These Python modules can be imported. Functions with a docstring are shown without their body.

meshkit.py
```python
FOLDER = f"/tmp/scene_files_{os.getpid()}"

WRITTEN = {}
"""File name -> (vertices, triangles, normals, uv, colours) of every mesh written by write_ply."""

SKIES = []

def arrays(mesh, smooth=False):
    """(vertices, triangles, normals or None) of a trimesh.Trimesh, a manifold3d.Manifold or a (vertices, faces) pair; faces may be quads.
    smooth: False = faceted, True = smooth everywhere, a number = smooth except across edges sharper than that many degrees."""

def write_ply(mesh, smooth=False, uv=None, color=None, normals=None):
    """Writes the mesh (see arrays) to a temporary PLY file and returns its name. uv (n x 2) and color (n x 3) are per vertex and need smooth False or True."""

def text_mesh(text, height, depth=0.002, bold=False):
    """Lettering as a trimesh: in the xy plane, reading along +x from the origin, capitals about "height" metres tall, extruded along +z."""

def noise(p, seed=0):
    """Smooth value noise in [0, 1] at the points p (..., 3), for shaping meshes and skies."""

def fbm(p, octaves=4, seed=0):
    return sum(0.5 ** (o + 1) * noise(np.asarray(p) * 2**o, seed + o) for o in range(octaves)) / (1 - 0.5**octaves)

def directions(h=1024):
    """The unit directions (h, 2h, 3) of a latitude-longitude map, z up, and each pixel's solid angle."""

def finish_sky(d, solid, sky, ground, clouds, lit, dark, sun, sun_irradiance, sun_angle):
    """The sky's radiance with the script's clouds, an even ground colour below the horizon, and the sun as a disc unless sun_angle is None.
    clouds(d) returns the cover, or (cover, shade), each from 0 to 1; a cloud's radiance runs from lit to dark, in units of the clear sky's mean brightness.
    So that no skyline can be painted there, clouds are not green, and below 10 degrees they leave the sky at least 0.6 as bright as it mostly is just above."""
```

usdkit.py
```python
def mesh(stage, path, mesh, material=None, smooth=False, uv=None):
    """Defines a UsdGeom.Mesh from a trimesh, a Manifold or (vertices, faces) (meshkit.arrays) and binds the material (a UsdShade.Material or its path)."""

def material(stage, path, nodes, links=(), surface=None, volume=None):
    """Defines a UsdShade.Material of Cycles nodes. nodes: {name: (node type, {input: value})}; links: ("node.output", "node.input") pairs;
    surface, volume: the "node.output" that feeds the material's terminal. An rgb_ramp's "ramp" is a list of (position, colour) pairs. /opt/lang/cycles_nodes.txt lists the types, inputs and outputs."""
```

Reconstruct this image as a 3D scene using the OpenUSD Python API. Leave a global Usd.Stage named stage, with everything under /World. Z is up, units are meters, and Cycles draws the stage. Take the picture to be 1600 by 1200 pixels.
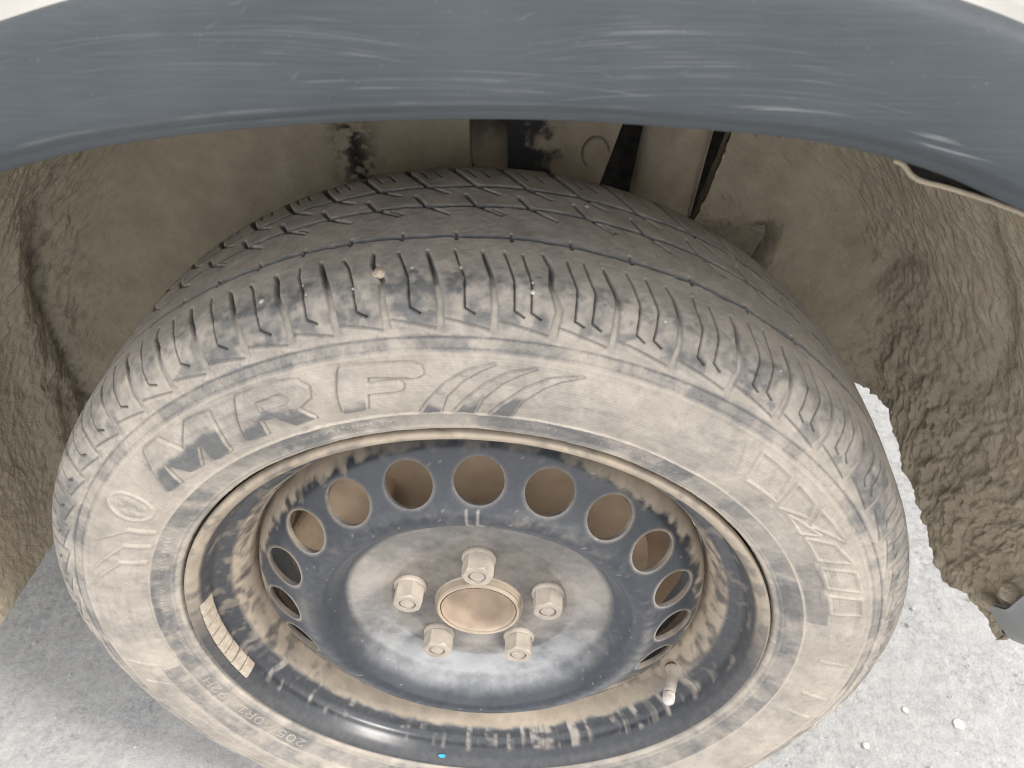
import math
import numpy as np
import trimesh
import manifold3d as m3
import shapely
from shapely.geometry import Polygon, LineString
from pxr import Usd, UsdGeom, UsdLux, UsdShade, Sdf, Gf, Vt
import usdkit
import meshkit

rng = np.random.default_rng(7)
stage = Usd.Stage.CreateInMemory()
UsdGeom.SetStageUpAxis(stage, UsdGeom.Tokens.z)
UsdGeom.SetStageMetersPerUnit(stage, 1.0)
UsdGeom.Xform.Define(stage, "/World")
UsdGeom.Scope.Define(stage, "/World/Looks")
HUB = 0.31                                   # height of the wheel centre above the ground

# ------------------------------------------------------------------ camera
CAM = np.array([0.04251, -0.32333, 0.52751 + HUB])
YAW, PITCH = -0.04478, 0.69431
FPX = 1192.36 / 1600.0
cam = UsdGeom.Camera.Define(stage, "/World/camera")
cam.CreateHorizontalApertureAttr(36.0)
cam.CreateVerticalApertureAttr(27.0)
cam.CreateFocalLengthAttr(36.0 * FPX)
cam.CreateClippingRangeAttr(Gf.Vec2f(0.02, 500))
cam.CreateFocusDistanceAttr(0.58)
cam.CreateFStopAttr(14.0)
cam.CreateExposureAttr(1.52)
fw = np.array([math.sin(YAW) * math.cos(PITCH), math.cos(YAW) * math.cos(PITCH), -math.sin(PITCH)])
rt = np.array([math.cos(YAW), -math.sin(YAW), 0])
up = np.cross(rt, fw)
UsdGeom.Xformable(cam).AddTransformOp().Set(Gf.Matrix4d(*rt, 0, *up, 0, *(-fw), 0, *CAM, 1))

# ------------------------------------------------------------------ sky and sun (hazy sun from the right)
SUN = np.array([0.93, -0.36, 0.0])
SUN_EL = math.radians(42)
SUN = SUN / np.linalg.norm(SUN) * math.cos(SUN_EL)
SUN[2] = math.sin(SUN_EL)
usdkit.material(stage, "/World/Looks/sky_look", {
    "sky": ("sky_texture", {"sky_type": "single_scattering", "sun_disc": False, "sun_elevation": SUN_EL,
                            "sun_rotation": math.atan2(SUN[0], SUN[1]), "aerosol_density": 2.0}),
    "tc": ("texture_coordinate", {}),
    "nz": ("noise_texture", {"scale": 2.2, "detail": 5.0, "roughness": 0.6}),
    "cover": ("rgb_ramp", {"ramp": [(0.30, (0.80,) * 3), (0.65, (0.95,) * 3)]}),
    "tone": ("rgb_ramp", {"ramp": [(0.3, (6.4, 6.5, 6.7)), (0.7, (8.6, 8.6, 8.6))]}),
    "mix": ("mix_color", {"use_clamp": True}),
    "bg": ("background_shader", {"strength": 0.12})},
    [("tc.generated", "nz.vector"), ("nz.fac", "cover.fac"), ("nz.fac", "tone.fac"), ("cover.color", "mix.fac"),
     ("sky.color", "mix.a"), ("tone.color", "mix.b"), ("mix.result", "bg.color")], surface="bg.background")
dome = UsdLux.DomeLight.Define(stage, "/World/sky")
UsdShade.MaterialBindingAPI.Apply(dome.GetPrim()).Bind(UsdShade.Material.Get(stage, "/World/Looks/sky_look"))
dome.GetPrim().SetCustomDataByKey("kind", "structure")
sun = UsdLux.DistantLight.Define(stage, "/World/sun")
sun.CreateIntensityAttr(0.26)
sun.CreateAngleAttr(10.0)
sun.CreateColorAttr(Gf.Vec3f(1.0, 0.96, 0.90))
sun.GetPrim().CreateAttribute("inputs:normalize", Sdf.ValueTypeNames.Bool).Set(True)
zz = SUN
xx = np.cross([0, 0, 1.0], zz); xx /= np.linalg.norm(xx)
yy_ = np.cross(zz, xx)
UsdGeom.Xformable(sun).AddTransformOp().Set(Gf.Matrix4d(*xx, 0, *yy_, 0, *zz, 0, 0, 0, 8, 1))


# ------------------------------------------------------------------ helpers
def put(path, v, f, mat=None, n=None, kind=None, attrs=None, label=None, hub=True):
    """One mesh of the scene; with hub=True the points are measured from the wheel centre."""
    v = np.asarray(v, float)
    if hub:
        v = v + [0, 0, HUB]
    f = np.asarray(f, int)
    if f.shape[1] == 4:
        f = np.vstack([f[:, [0, 1, 2]], f[:, [0, 2, 3]]])
    m = UsdGeom.Mesh.Define(stage, path)
    m.CreatePointsAttr(Vt.Vec3fArray.FromNumpy(v.astype(np.float32)))
    m.CreateFaceVertexCountsAttr(Vt.IntArray.FromNumpy(np.full(len(f), 3, np.int32)))
    m.CreateFaceVertexIndicesAttr(Vt.IntArray.FromNumpy(f.astype(np.int32).ravel()))
    m.CreateSubdivisionSchemeAttr("none")
    if n is not None:
        m.CreateNormalsAttr(Vt.Vec3fArray.FromNumpy(np.asarray(n, np.float32)))
        m.SetNormalsInterpolation("vertex")
    for k, a in (attrs or {}).items():
        UsdGeom.PrimvarsAPI(m).CreatePrimvar(k, Sdf.ValueTypeNames.FloatArray, "vertex").Set(
            Vt.FloatArray.FromNumpy(np.asarray(a, np.float32)))
    if mat:
        UsdShade.MaterialBindingAPI.Apply(m.GetPrim()).Bind(UsdShade.Material.Get(stage, "/World/Looks/" + mat))
    p = m.GetPrim()
    if kind:
        p.SetCustomDataByKey("kind", kind)
    if label:
        p.SetCustomDataByKey("label", label)
    return p


def tag(p, label, cat, group=None):
    p.SetCustomDataByKey("label", label)
    p.SetCustomDataByKey("category", cat)
    if group:
        p.SetCustomDataByKey("group", group)


def grid_faces(nu, nv, wrap=False, flip=False):
    """Triangles of a (nu, nv) grid of points, rows joined round when wrap."""
    i = np.arange(nu if wrap else nu - 1)
    j = np.arange(nv - 1)
    I, J = np.meshgrid(i, j, indexing="ij")
    I2 = (I + 1) % nu
    a, b, c, d = I * nv + J, I2 * nv + J, I2 * nv + J + 1, I * nv + J + 1
    q = np.stack([a, b, c, d], -1).reshape(-1, 4)
    if flip:
        q = q[:, ::-1]
    return np.vstack([q[:, [0, 1, 2]], q[:, [0, 2, 3]]])


def normals(v, f):
    n = np.zeros_like(v)
    fn = np.cross(v[f[:, 1]] - v[f[:, 0]], v[f[:, 2]] - v[f[:, 0]])
    for k in range(3):
        np.add.at(n, f[:, k], fn)
    return n / np.maximum(np.linalg.norm(n, axis=1, keepdims=True), 1e-12)


def sstep(x, a, b):
    t = np.clip((x - a) / (b - a), 0, 1)
    return t * t * (3 - 2 * t)


def spline(pts, step):
    """Smooth curve through the points (Catmull-Rom), resampled at about step."""
    p = np.asarray(pts, float)
    q = np.vstack([2 * p[0] - p[1], p, 2 * p[-1] - p[-2]])
    out = []
    for k in range(1, len(q) - 2):
        t = np.linspace(0, 1, 24, endpoint=False)[:, None]
        a, b, c, d = q[k - 1], q[k], q[k + 1], q[k + 2]
        out.append(0.5 * (2 * b + (c - a) * t + (2 * a - 5 * b + 4 * c - d) * t ** 2 + (3 * b - a - 3 * c + d) * t ** 3))
    out = np.vstack(out + [p[-1:]])
    L = np.r_[0, np.cumsum(np.linalg.norm(np.diff(out, axis=0), axis=1))]
    s = np.linspace(0, L[-1], max(4, int(L[-1] / step)))
    return np.stack([np.interp(s, L, out[:, k]) for k in range(p.shape[1])], 1)


def rot(r, y, t):
    """Point at radius r, depth y, clock angle t (radians, from the top towards +x) round the wheel's axle."""
    return np.stack([r * np.sin(t), y + 0 * t, r * np.cos(t)], -1)


def revolve(profile, segs):
    """Closed (r, y) profile revolved round the axle, as a Manifold."""
    c = m3.CrossSection([np.asarray(profile, float)], m3.FillRule.NonZero)
    return m3.Manifold.revolve(c, segs).transform(np.array([[1, 0, 0, 0], [0, 0, 1, 0], [0, -1, 0, 0]], float))


def noise2(a, b, scale, octaves=4, seed=0):
    p = np.stack([a * scale, b * scale, 0 * a + seed * 3.7], -1)
    return meshkit.fbm(p, octaves, seed)


def tube(p, r, mat, path, label=None, segs=20, attrs=None):
    p = np.asarray(p, float)
    tan = np.gradient(p, axis=0); tan /= np.linalg.norm(tan, axis=1)[:, None]
    ref = np.array([0.3, 0.1, 1.0])
    u = np.cross(tan, ref); u /= np.linalg.norm(u, axis=1)[:, None]
    w = np.cross(tan, u)
    a = np.linspace(0, 2 * np.pi, segs, endpoint=False)
    r = np.broadcast_to(np.asarray(r, float), (len(p),))
    g = p[:, None] + r[:, None, None] * (np.cos(a)[None, :, None] * u[:, None] + np.sin(a)[None, :, None] * w[:, None])
    v = np.vstack([g.reshape(-1, 3), p[:1], p[-1:]])
    n_, N = len(p), len(p) * segs
    i, j = np.meshgrid(np.arange(n_ - 1), np.arange(segs), indexing="ij")
    a_, b_, c_, d_ = i * segs + j, i * segs + (j + 1) % segs, (i + 1) * segs + (j + 1) % segs, (i + 1) * segs + j
    q = np.stack([a_, b_, c_, d_], -1).reshape(-1, 4)
    f = np.vstack([q[:, [0, 1, 2]], q[:, [0, 2, 3]]])
    jj = np.arange(segs)
    f = np.vstack([f, np.stack([(jj + 1) % segs, jj, jj * 0 + N], 1), np.stack([N - segs + jj, N - segs + (jj + 1) % segs, jj * 0 + N + 1], 1)])
    put(path, v, f, mat, normals(v, f), attrs={k: np.full(len(v), x) for k, x in (attrs or {}).items()}, label=label)


# ------------------------------------------------------------------ materials
def dusty(name, bare, dust, rough_bare, rough_dust, fine=900.0, bump=0.35, bump_mm=0.0006, patch=60.0, attr="dust", spread=0.35, dark=None, spec=0.5, chalk=None):
    """A bare surface under dust; the mesh says where the dust lies (0 to 1), noise breaks the edges up."""
    dk = dark or tuple(0.72 * c for c in dust)
    nodes = {
        "geo": ("geometry", {}),
        "at": ("attribute", {"attribute": attr}),
        "n1": ("noise_texture", {"scale": patch, "detail": 6.0, "roughness": 0.65}),
        "n2": ("noise_texture", {"scale": fine, "detail": 4.0, "roughness": 0.6}),
        "n3": ("noise_texture", {"scale": patch * 0.33, "detail": 4.0, "roughness": 0.6}),
        "c1": ("math", {"math_type": "subtract", "value2": 0.5}),
        "c2": ("math", {"math_type": "multiply", "value2": 2.0 * spread}),
        "c3": ("math", {"math_type": "subtract", "value2": 0.5}),
        "c4": ("math", {"math_type": "multiply_add", "value2": 1.1 * spread}),
        "inv": ("math", {"math_type": "subtract", "value1": 1.0}),
        "amp": ("math", {"math_type": "multiply"}),
        "amp4": ("math", {"math_type": "multiply_add", "value2": 3.8, "value3": 0.10}),
        "sum": ("math", {"math_type": "multiply_add"}),
        "cl": ("clamp", {}),
        "dc": ("mix_color", {"a": dk, "b": dust}),
        "r3": ("map_range", {"from_min": 0.3, "from_max": 0.7, "clamp": True}),
        "mixc": ("mix_color", {"a": bare}),
        "mixr": ("mix_float", {"a": rough_bare, "b": rough_dust}),
        "mixs": ("mix_float", {"a": spec, "b": 0.12}),
        "bp": ("bump", {"strength": bump, "distance": bump_mm}),
        "p": ("principled_bsdf", {}),
    }
    links = [("geo.position", "n1.vector"), ("geo.position", "n2.vector"), ("geo.position", "n3.vector"),
             ("n1.fac", "c1.value1"), ("c1.value", "c2.value1"), ("n2.fac", "c3.value1"), ("c3.value", "c4.value1"), ("c2.value", "c4.value3"),
             ("at.fac", "inv.value2"), ("at.fac", "amp.value1"), ("inv.value", "amp.value2"), ("amp.value", "amp4.value1"),
             ("c4.value", "sum.value1"), ("amp4.value", "sum.value2"), ("at.fac", "sum.value3"), ("sum.value", "cl.value"),
             ("n3.fac", "r3.value"), ("r3.result", "dc.fac"), ("dc.result", "mixc.b"), ("cl.result", "mixc.fac"),
             ("cl.result", "mixr.fac"), ("cl.result", "mixs.fac"), ("mixc.result", "p.base_color"), ("mixr.result", "p.roughness"),
             ("mixs.result", "p.specular_ior_level"), ("n2.fac", "bp.height"), ("bp.normal", "p.normal")]
    if chalk:
        nodes["ck"] = ("attribute", {"attribute": "chalk"})
        nodes["dchalk"] = ("mix_color", {"b": chalk})
        links.remove(("dc.result", "mixc.b"))
        links += [("dc.result", "dchalk.a"), ("ck.fac", "dchalk.fac"), ("dchalk.result", "mixc.b")]
    return usdkit.material(stage, "/World/Looks/" + name, nodes, links, surface="p.BSDF")


SAND = (0.50, 0.41, 0.315)
dusty("dusty_rubber", (0.074, 0.077, 0.081), (0.418, 0.371, 0.316), 0.62, 0.95, fine=1500, bump=0.7, bump_mm=0.0005, patch=150, spread=0.36)
dusty("dusty_black_steel", (0.017, 0.021, 0.028), (0.42, 0.350, 0.270), 0.26, 0.95, fine=1300, bump=0.12, bump_mm=0.0003, patch=150, spread=0.28, chalk=(0.36, 0.367, 0.375))
dusty("sandy_steel", (0.10, 0.09, 0.08), (0.47, 0.405, 0.34), 0.5, 0.95, fine=1500, bump=0.35, bump_mm=0.0004, patch=130, spread=0.3)
dusty("bore_dust", (0.12, 0.09, 0.07), (0.44, 0.345, 0.265), 0.7, 0.95, fine=1300, bump=0.4, bump_mm=0.0004, patch=130, spread=0.35)
dusty("brown_brake", (0.14, 0.10, 0.07), (0.74, 0.54, 0.37), 0.6, 0.95, fine=900, bump=0.3, bump_mm=0.0006, patch=45, spread=0.4)
dusty("mud_felt", (0.030, 0.030, 0.028), (0.385, 0.335, 0.255), 0.9, 0.97, fine=520, bump=0.9, bump_mm=0.0016, patch=120, spread=0.40, dark=(0.30, 0.255, 0.19), spec=0.2)
dusty("dusty_panel", (0.032, 0.034, 0.036), (0.385, 0.325, 0.245), 0.8, 0.97, fine=800, bump=0.7, bump_mm=0.0010, patch=150, spread=0.35, spec=0.2)


def scuffed_plastic():
    nodes = {
        "geo": ("geometry", {}),
        "at": ("attribute", {"attribute": "scratch"}),
        "mp": ("mapping", {"scale": (22.0, 500.0, 1300.0)}),
        "streak": ("noise_texture", {"scale": 1.0, "detail": 5.0, "roughness": 0.65}),
        "big": ("noise_texture", {"scale": 16.0, "detail": 4.0}),
        "grain": ("noise_texture", {"scale": 2600.0, "detail": 2.0}),
        "speck": ("noise_texture", {"scale": 700.0, "detail": 2.0}),
        "rs": ("map_range", {"from_min": 0.45, "from_max": 0.78, "to_max": 0.38, "clamp": True}),
        "rb": ("map_range", {"from_min": 0.3, "from_max": 0.7, "clamp": True}),
        "rk": ("map_range", {"from_min": 0.70, "from_max": 0.78, "to_max": 0.5, "clamp": True}),
        "base": ("mix_color", {"a": (0.034, 0.041, 0.048), "b": (0.050, 0.057, 0.063)}),
        "c1": ("mix_color", {"b": (0.082, 0.087, 0.092)}),
        "c2": ("mix_color", {"b": (0.15, 0.145, 0.135)}),
        "c3": ("mix_color", {"b": (0.21, 0.21, 0.205)}),
        "bp": ("bump", {"strength": 0.25, "distance": 0.0002}),
        "p": ("principled_bsdf", {"roughness": 0.66, "specular_ior_level": 0.36}),
    }
    links = [("geo.position", "mp.vector"), ("mp.vector", "streak.vector"), ("geo.position", "big.vector"), ("geo.position", "grain.vector"),
             ("geo.position", "speck.vector"), ("streak.fac", "rs.value"), ("big.fac", "rb.value"), ("speck.fac", "rk.value"),
             ("rb.result", "base.fac"), ("base.result", "c1.a"), ("rs.result", "c1.fac"), ("c1.result", "c2.a"), ("rk.result", "c2.fac"),
             ("c2.result", "c3.a"), ("at.fac", "c3.fac"), ("c3.result", "p.base_color"), ("grain.fac", "bp.height"), ("bp.normal", "p.normal")]
    usdkit.material(stage, "/World/Looks/scuffed_plastic", nodes, links, surface="p.BSDF")


scuffed_plastic()
usdkit.material(stage, "/World/Looks/silver_paint", {
    "geo": ("geometry", {}), "n": ("noise_texture", {"scale": 40.0, "detail": 5.0}),
    "c": ("mix_color", {"a": (0.62, 0.60, 0.56), "b": (0.52, 0.48, 0.42)}),
    "p": ("principled_bsdf", {"metallic": 0.2, "roughness": 0.35, "coat_weight": 0.6, "coat_roughness": 0.1})},
    [("geo.position", "n.vector"), ("n.fac", "c.fac"), ("c.result", "p.base_color")], surface="p.BSDF")
usdkit.material(stage, "/World/Looks/underbody_black", {
    "geo": ("geometry", {}), "n": ("noise_texture", {"scale": 25.0, "detail": 5.0}),
    "c": ("mix_color", {"a": (0.05, 0.05, 0.048), "b": (0.16, 0.13, 0.10)}),
    "p": ("principled_bsdf", {"roughness": 0.9})},
    [("geo.position", "n.vector"), ("n.fac", "c.fac"), ("c.result", "p.base_color")], surface="p.BSDF")
usdkit.material(stage, "/World/Looks/asphalt", {
    "geo": ("geometry", {}),
    "v": ("noise_texture", {"scale": 130.0, "detail": 6.0, "roughness": 0.75}),
    "v2": ("noise_texture", {"scale": 48.0, "detail": 4.0, "roughness": 0.6}),
    "n1": ("noise_texture", {"scale": 7.0, "detail": 5.0, "roughness": 0.6}),
    "n2": ("noise_texture", {"scale": 240.0, "detail": 5.0, "roughness": 0.7}),
    "vb": ("rgb_to_bw", {}), "vb2": ("rgb_to_bw", {}),
    "r1": ("rgb_ramp", {"ramp": [(0.30, (0.19, 0.188, 0.185)), (0.45, (0.325, 0.322, 0.317)), (0.56, (0.385, 0.38, 0.372)), (0.70, (0.50, 0.49, 0.475))]}),
    "r2": ("map_range", {"from_min": 0.35, "from_max": 0.7, "clamp": True}),
    "r3": ("map_range", {"from_min": 0.52, "from_max": 0.68, "to_max": 0.6, "clamp": True}),
    "c1": ("mix_color", {"b": (0.385, 0.377, 0.365)}),
    "c2": ("mix_color", {"b": (0.45, 0.435, 0.41)}),
    "m": ("math", {"math_type": "multiply", "value2": 0.75}),
    "h": ("math", {"math_type": "add"}),
    "bp": ("bump", {"strength": 0.6, "distance": 0.003}),
    "p": ("principled_bsdf", {"roughness": 0.92, "specular_ior_level": 0.2})},
    [("geo.position", "v.vector"), ("geo.position", "v2.vector"), ("geo.position", "n1.vector"), ("geo.position", "n2.vector"),
     ("v.fac", "vb.color"), ("v2.fac", "vb2.color"), ("vb.val", "r1.fac"), ("n1.fac", "r2.value"), ("r2.result", "m.value1"),
     ("r1.color", "c1.a"), ("m.value", "c1.fac"), ("c1.result", "c2.a"), ("vb2.val", "r3.value"), ("r3.result", "c2.fac"),
     ("c2.result", "p.base_color"), ("n2.fac", "h.value1"), ("vb.val", "h.value2"), ("h.value", "bp.height"), ("bp.normal", "p.normal")], surface="p.BSDF")


def plain(name, col, rough=0.8, col2=None, scale=300.0, spec=0.3):
    usdkit.material(stage, "/World/Looks/" + name, {
        "geo": ("geometry", {}), "n": ("noise_texture", {"scale": scale, "detail": 4.0}),
        "r": ("map_range", {"from_min": 0.35, "from_max": 0.65, "clamp": True}),
        "c": ("mix_color", {"a": col, "b": col2 or tuple(0.75 * c for c in col)}),
        "bp": ("bump", {"strength": 0.3, "distance": 0.0004}),
        "p": ("principled_bsdf", {"roughness": rough, "specular_ior_level": spec})},
        [("geo.position", "n.vector"), ("n.fac", "r.value"), ("r.result", "c.fac"), ("c.result", "p.base_color"), ("n.fac", "bp.height"), ("bp.normal", "p.normal")], surface="p.BSDF")


plain("weight_white", (0.40, 0.355, 0.295), 0.9, (0.31, 0.255, 0.19), 240)
plain("cap_white", (0.48, 0.455, 0.42), 0.85, (0.34, 0.30, 0.25), 160)
plain("blue_paint", (0.03, 0.30, 0.52), 0.6, (0.08, 0.36, 0.52))
plain("pale_stone", (0.58, 0.55, 0.50), 0.9)
plain("tan_stone", (0.50, 0.41, 0.31), 0.9)
plain("grey_stone", (0.40, 0.39, 0.37), 0.9, (0.30, 0.29, 0.27))
plain("grit_grey", (0.42, 0.41, 0.39), 0.9, (0.34, 0.33, 0.315))
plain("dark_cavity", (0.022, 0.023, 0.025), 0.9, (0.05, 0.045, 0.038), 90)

# ------------------------------------------------------------------ ground: one sheet to the horizon, finer near the wheel
def ground():
    near = np.linspace(-1.0, 1.4, 321)
    far = np.array([1.6, 2, 2.6, 3.6, 5, 8, 14, 25, 50, 100, 200.0])
    X = np.r_[-far[::-1], near, far + 0.0]
    Y = np.r_[-far[::-1], np.linspace(-0.9, 1.5, 321), far]
    gx, gy = np.meshgrid(X, Y, indexing="ij")
    z = 0.006 * (noise2(gx, gy, 3.0, 3, 5) - 0.5) + 0.0055 * (noise2(gx, gy, 60.0, 3, 9) - 0.5)
    z *= np.exp(-(np.maximum(0, np.hypot(gx, gy) - 2) / 3) ** 2)
    z -= 0.0025
    v = np.stack([gx, gy, z], -1).reshape(-1, 3)
    f = grid_faces(len(X), len(Y))
    p = put("/World/road", v, f, "asphalt", normals(v, f), kind="structure", hub=False)
    p.SetCustomDataByKey("label", "pale grey gritty asphalt under and around the wheel")
    p.SetCustomDataByKey("category", "road")


ground()

# ------------------------------------------------------------------ the car
car = UsdGeom.Xform.Define(stage, "/World/parked_car").GetPrim()
tag(car, "silver car with scuffed grey arch cladding over a dusty black steel wheel", "car")
CAR = "/World/parked_car/"


def lip_z(x):
    """Height of the arch lip above the axle."""
    r, cx, cz = 0.694, 0.0139, -0.2698
    z = cz + np.sqrt(np.maximum(0.0, r * r - (x - cx) ** 2))
    z = z - 0.0015 + np.interp(x, [-.174, -.15, -.128, -.092, -.056, -.02, .017, .054, .09, .115, .14, .167, .196, .229],
                               [.0005, .0007, .0005, -.0004, -.0013, -.0015, -.001, .0001, .0012, .0030, .0048, .0054, .0040, .0004])
    return z


def arch_path(n, lo=-0.27, hi=0.31):
    """Arch line (x, z): traced over the wheel, closing down on both sides."""
    x = np.linspace(lo, hi, 200)
    mid = np.stack([x, lip_z(x)], 1)
    left = np.array([(-0.455, -0.08), (-0.452, 0.03), (-0.432, 0.14), (-0.385, 0.245), (-0.335, 0.312)])
    right = np.array([(0.36, 0.295), (0.405, 0.235), (0.45, 0.13), (0.470, 0.03), (0.474, -0.06)])
    pts = np.vstack([left, mid[::8], mid[-1:], right])
    return spline(pts, 0.003)


def cladding():
    path = arch_path(0)
    L = np.r_[0, np.cumsum(np.hypot(*np.diff(path.T)))]
    xs = np.interp(np.linspace(0, L[-1], 4000), L, path[:, 0])
    dens = np.where((xs > -0.22) & (xs < 0.28), 1.0, 0.12)
    cd = np.cumsum(dens); keep = np.interp(np.linspace(cd[0], cd[-1], 640), cd, np.linspace(0, L[-1], 4000))
    path = np.stack([np.interp(keep, L, path[:, k]) for k in (0, 1)], 1)
    tan = np.gradient(path, axis=0); tan /= np.linalg.norm(tan, axis=1)[:, None]
    nor = np.stack([-tan[:, 1], tan[:, 0]], 1)                      # outward from the wheel
    # section: (outward, y)
    sec = np.array([(0.0125, 0.020), (0.004, 0.012), (0.0, -0.020), (-0.0003, -0.040), (0.0006, -0.0445), (0.0028, -0.0475), (0.0052, -0.0500), (0.0078, -0.0535),
                    (0.0105, -0.0560), (0.016, -0.0572), (0.030, -0.0572), (0.045, -0.0560), (0.053, -0.0545), (0.0570, -0.0525), (0.0592, -0.0490), (0.0598, -0.044), (0.0598, -0.036)])
    sec = spline(sec, 0.00019)
    # the band grows a little towards the crown of the arch
    grow = (np.interp(path[:, 0], [-.4, -.15, -.05, 0.0, .08, .19, .4], [.046, .0478, .0555, .0575, .0570, .0530, .052]) - 0.012) / 0.0478
    grow = np.convolve(np.pad(grow, 20, mode="edge"), np.ones(41) / 41, mode="valid")
    W = np.where(sec[:, 0][None] > 0.012, 0.012 + (sec[:, 0][None] - 0.012) * grow[:, None], sec[:, 0][None])
    x = path[:, 0:1] + nor[:, 0:1] * W
    z = path[:, 1:2] + nor[:, 1:2] * W
    y = sec[None, :, 1] + 0 * x
    wob = 0.0006 * (noise2(x, z, 22, 3, 3) - 0.5)
    y = y + wob
    v = np.stack([x, y, z], -1)
    # scratches: long scrapes along the panel, each a bundle of fine lines
    scr = np.zeros(x.shape)
    px, pz = x, W
    face = sstep(sec[:, 0], 0.001, 0.004)[None] * (sec[:, 1] < -0.04)[None]

    def scrape(x0, w0, x1, w1, sag, n, spread, amp, wid=0.00011, seed=0):
        n = max(2, int(n * 0.8)); spread = spread * 2.2
        r = np.random.default_rng(seed)
        for _ in range(n):
            a = x0 + (x1 - x0) * r.uniform(-0.08, 0.45); b = x0 + (x1 - x0) * r.uniform(0.5, 1.06)
            o = r.normal(0, spread)
            t = np.clip((px - x0) / (x1 - x0), -0.2, 1.2)
            c = w0 + (w1 - w0) * t + sag * 4 * t * (1 - t) + o
            on = sstep(px, min(a, b), min(a, b) + 0.01) * (1 - sstep(px, max(a, b) - 0.012, max(a, b)))
            w = wid * r.uniform(0.7, 1.5)
            k = np.exp(-((pz - c) / w) ** 2) * on * amp * r.uniform(0.35, 1.0)
            np.maximum(scr, k, out=scr)
    # over the wheel, left of centre, falling to the right
    scrape(-0.075, 0.037, 0.005, 0.026, 0.002, 12, 0.0022, 0.55, seed=1)
    scrape(-0.14, 0.034, 0.03, 0.018, 0.003, 9, 0.003, 0.30, seed=2)
    scrape(-0.045, 0.018, 0.075, 0.0135, 0.001, 14, 0.0016, 0.55, seed=3)
    scrape(0.02, 0.026, 0.115, 0.036, 0.003, 14, 0.0016, 0.55, seed=4)
    scrape(0.045, 0.030, 0.14, 0.037, 0.004, 10, 0.0016, 0.45, seed=5)
    scrape(0.03, 0.014, 0.17, 0.023, 0.004, 18, 0.0026, 0.38, seed=6)
    scrape(0.10, 0.0125, 0.15, 0.016, 0.001, 5, 0.0007, 0.65, wid=0.0003, seed=7)
    scrape(0.165, 0.0135, 0.205, 0.0155, -0.001, 5, 0.0006, 0.8, wid=0.0003, seed=8)
    scrape(-0.155, 0.018, -0.03, 0.024, 0.002, 12, 0.0045, 0.22, seed=9)
    scrape(-0.16, 0.048, -0.02, 0.045, 0.002, 12, 0.006, 0.20, seed=10)
    scrape(0.0, 0.055, 0.20, 0.05, 0.002, 14, 0.006, 0.16, seed=11)
    scrape(-0.20, 0.0062, 0.1, 0.0075, 0.0, 14, 0.0018, 0.30, wid=0.0004, seed=12)
    scrape(-0.115, 0.0035, -0.09, 0.0038, 0.0, 3, 0.0003, 0.9, wid=0.0004, seed=13)
    scrape(-0.055, 0.0030, -0.02, 0.0045, 0.0, 3, 0.0004, 0.7, wid=0.0004, seed=14)
    r = np.random.default_rng(99)
    for _ in range(26):                                             # short nicks
        cx, cw, ln, an = r.uniform(-0.2, 0.26), r.uniform(0.006, 0.062), r.uniform(0.002, 0.008), r.normal(0.1, 0.5)
        dx, dw = math.cos(an), math.sin(an)
        u = np.clip((px - cx) * dx + (pz - cw) * dw, 0, ln)
        d = np.hypot(px - cx - u * dx, pz - cw - u * dw)
        np.maximum(scr, np.exp(-(d / 0.00022) ** 2) * r.uniform(0.1, 0.3), out=scr)
    scr = scr * face * (0.35 + 0.9 * sstep(noise2(px, pz * 6, 60, 3, 17), 0.40, 0.62)) * 0.8
    nu, nv = x.shape
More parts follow.
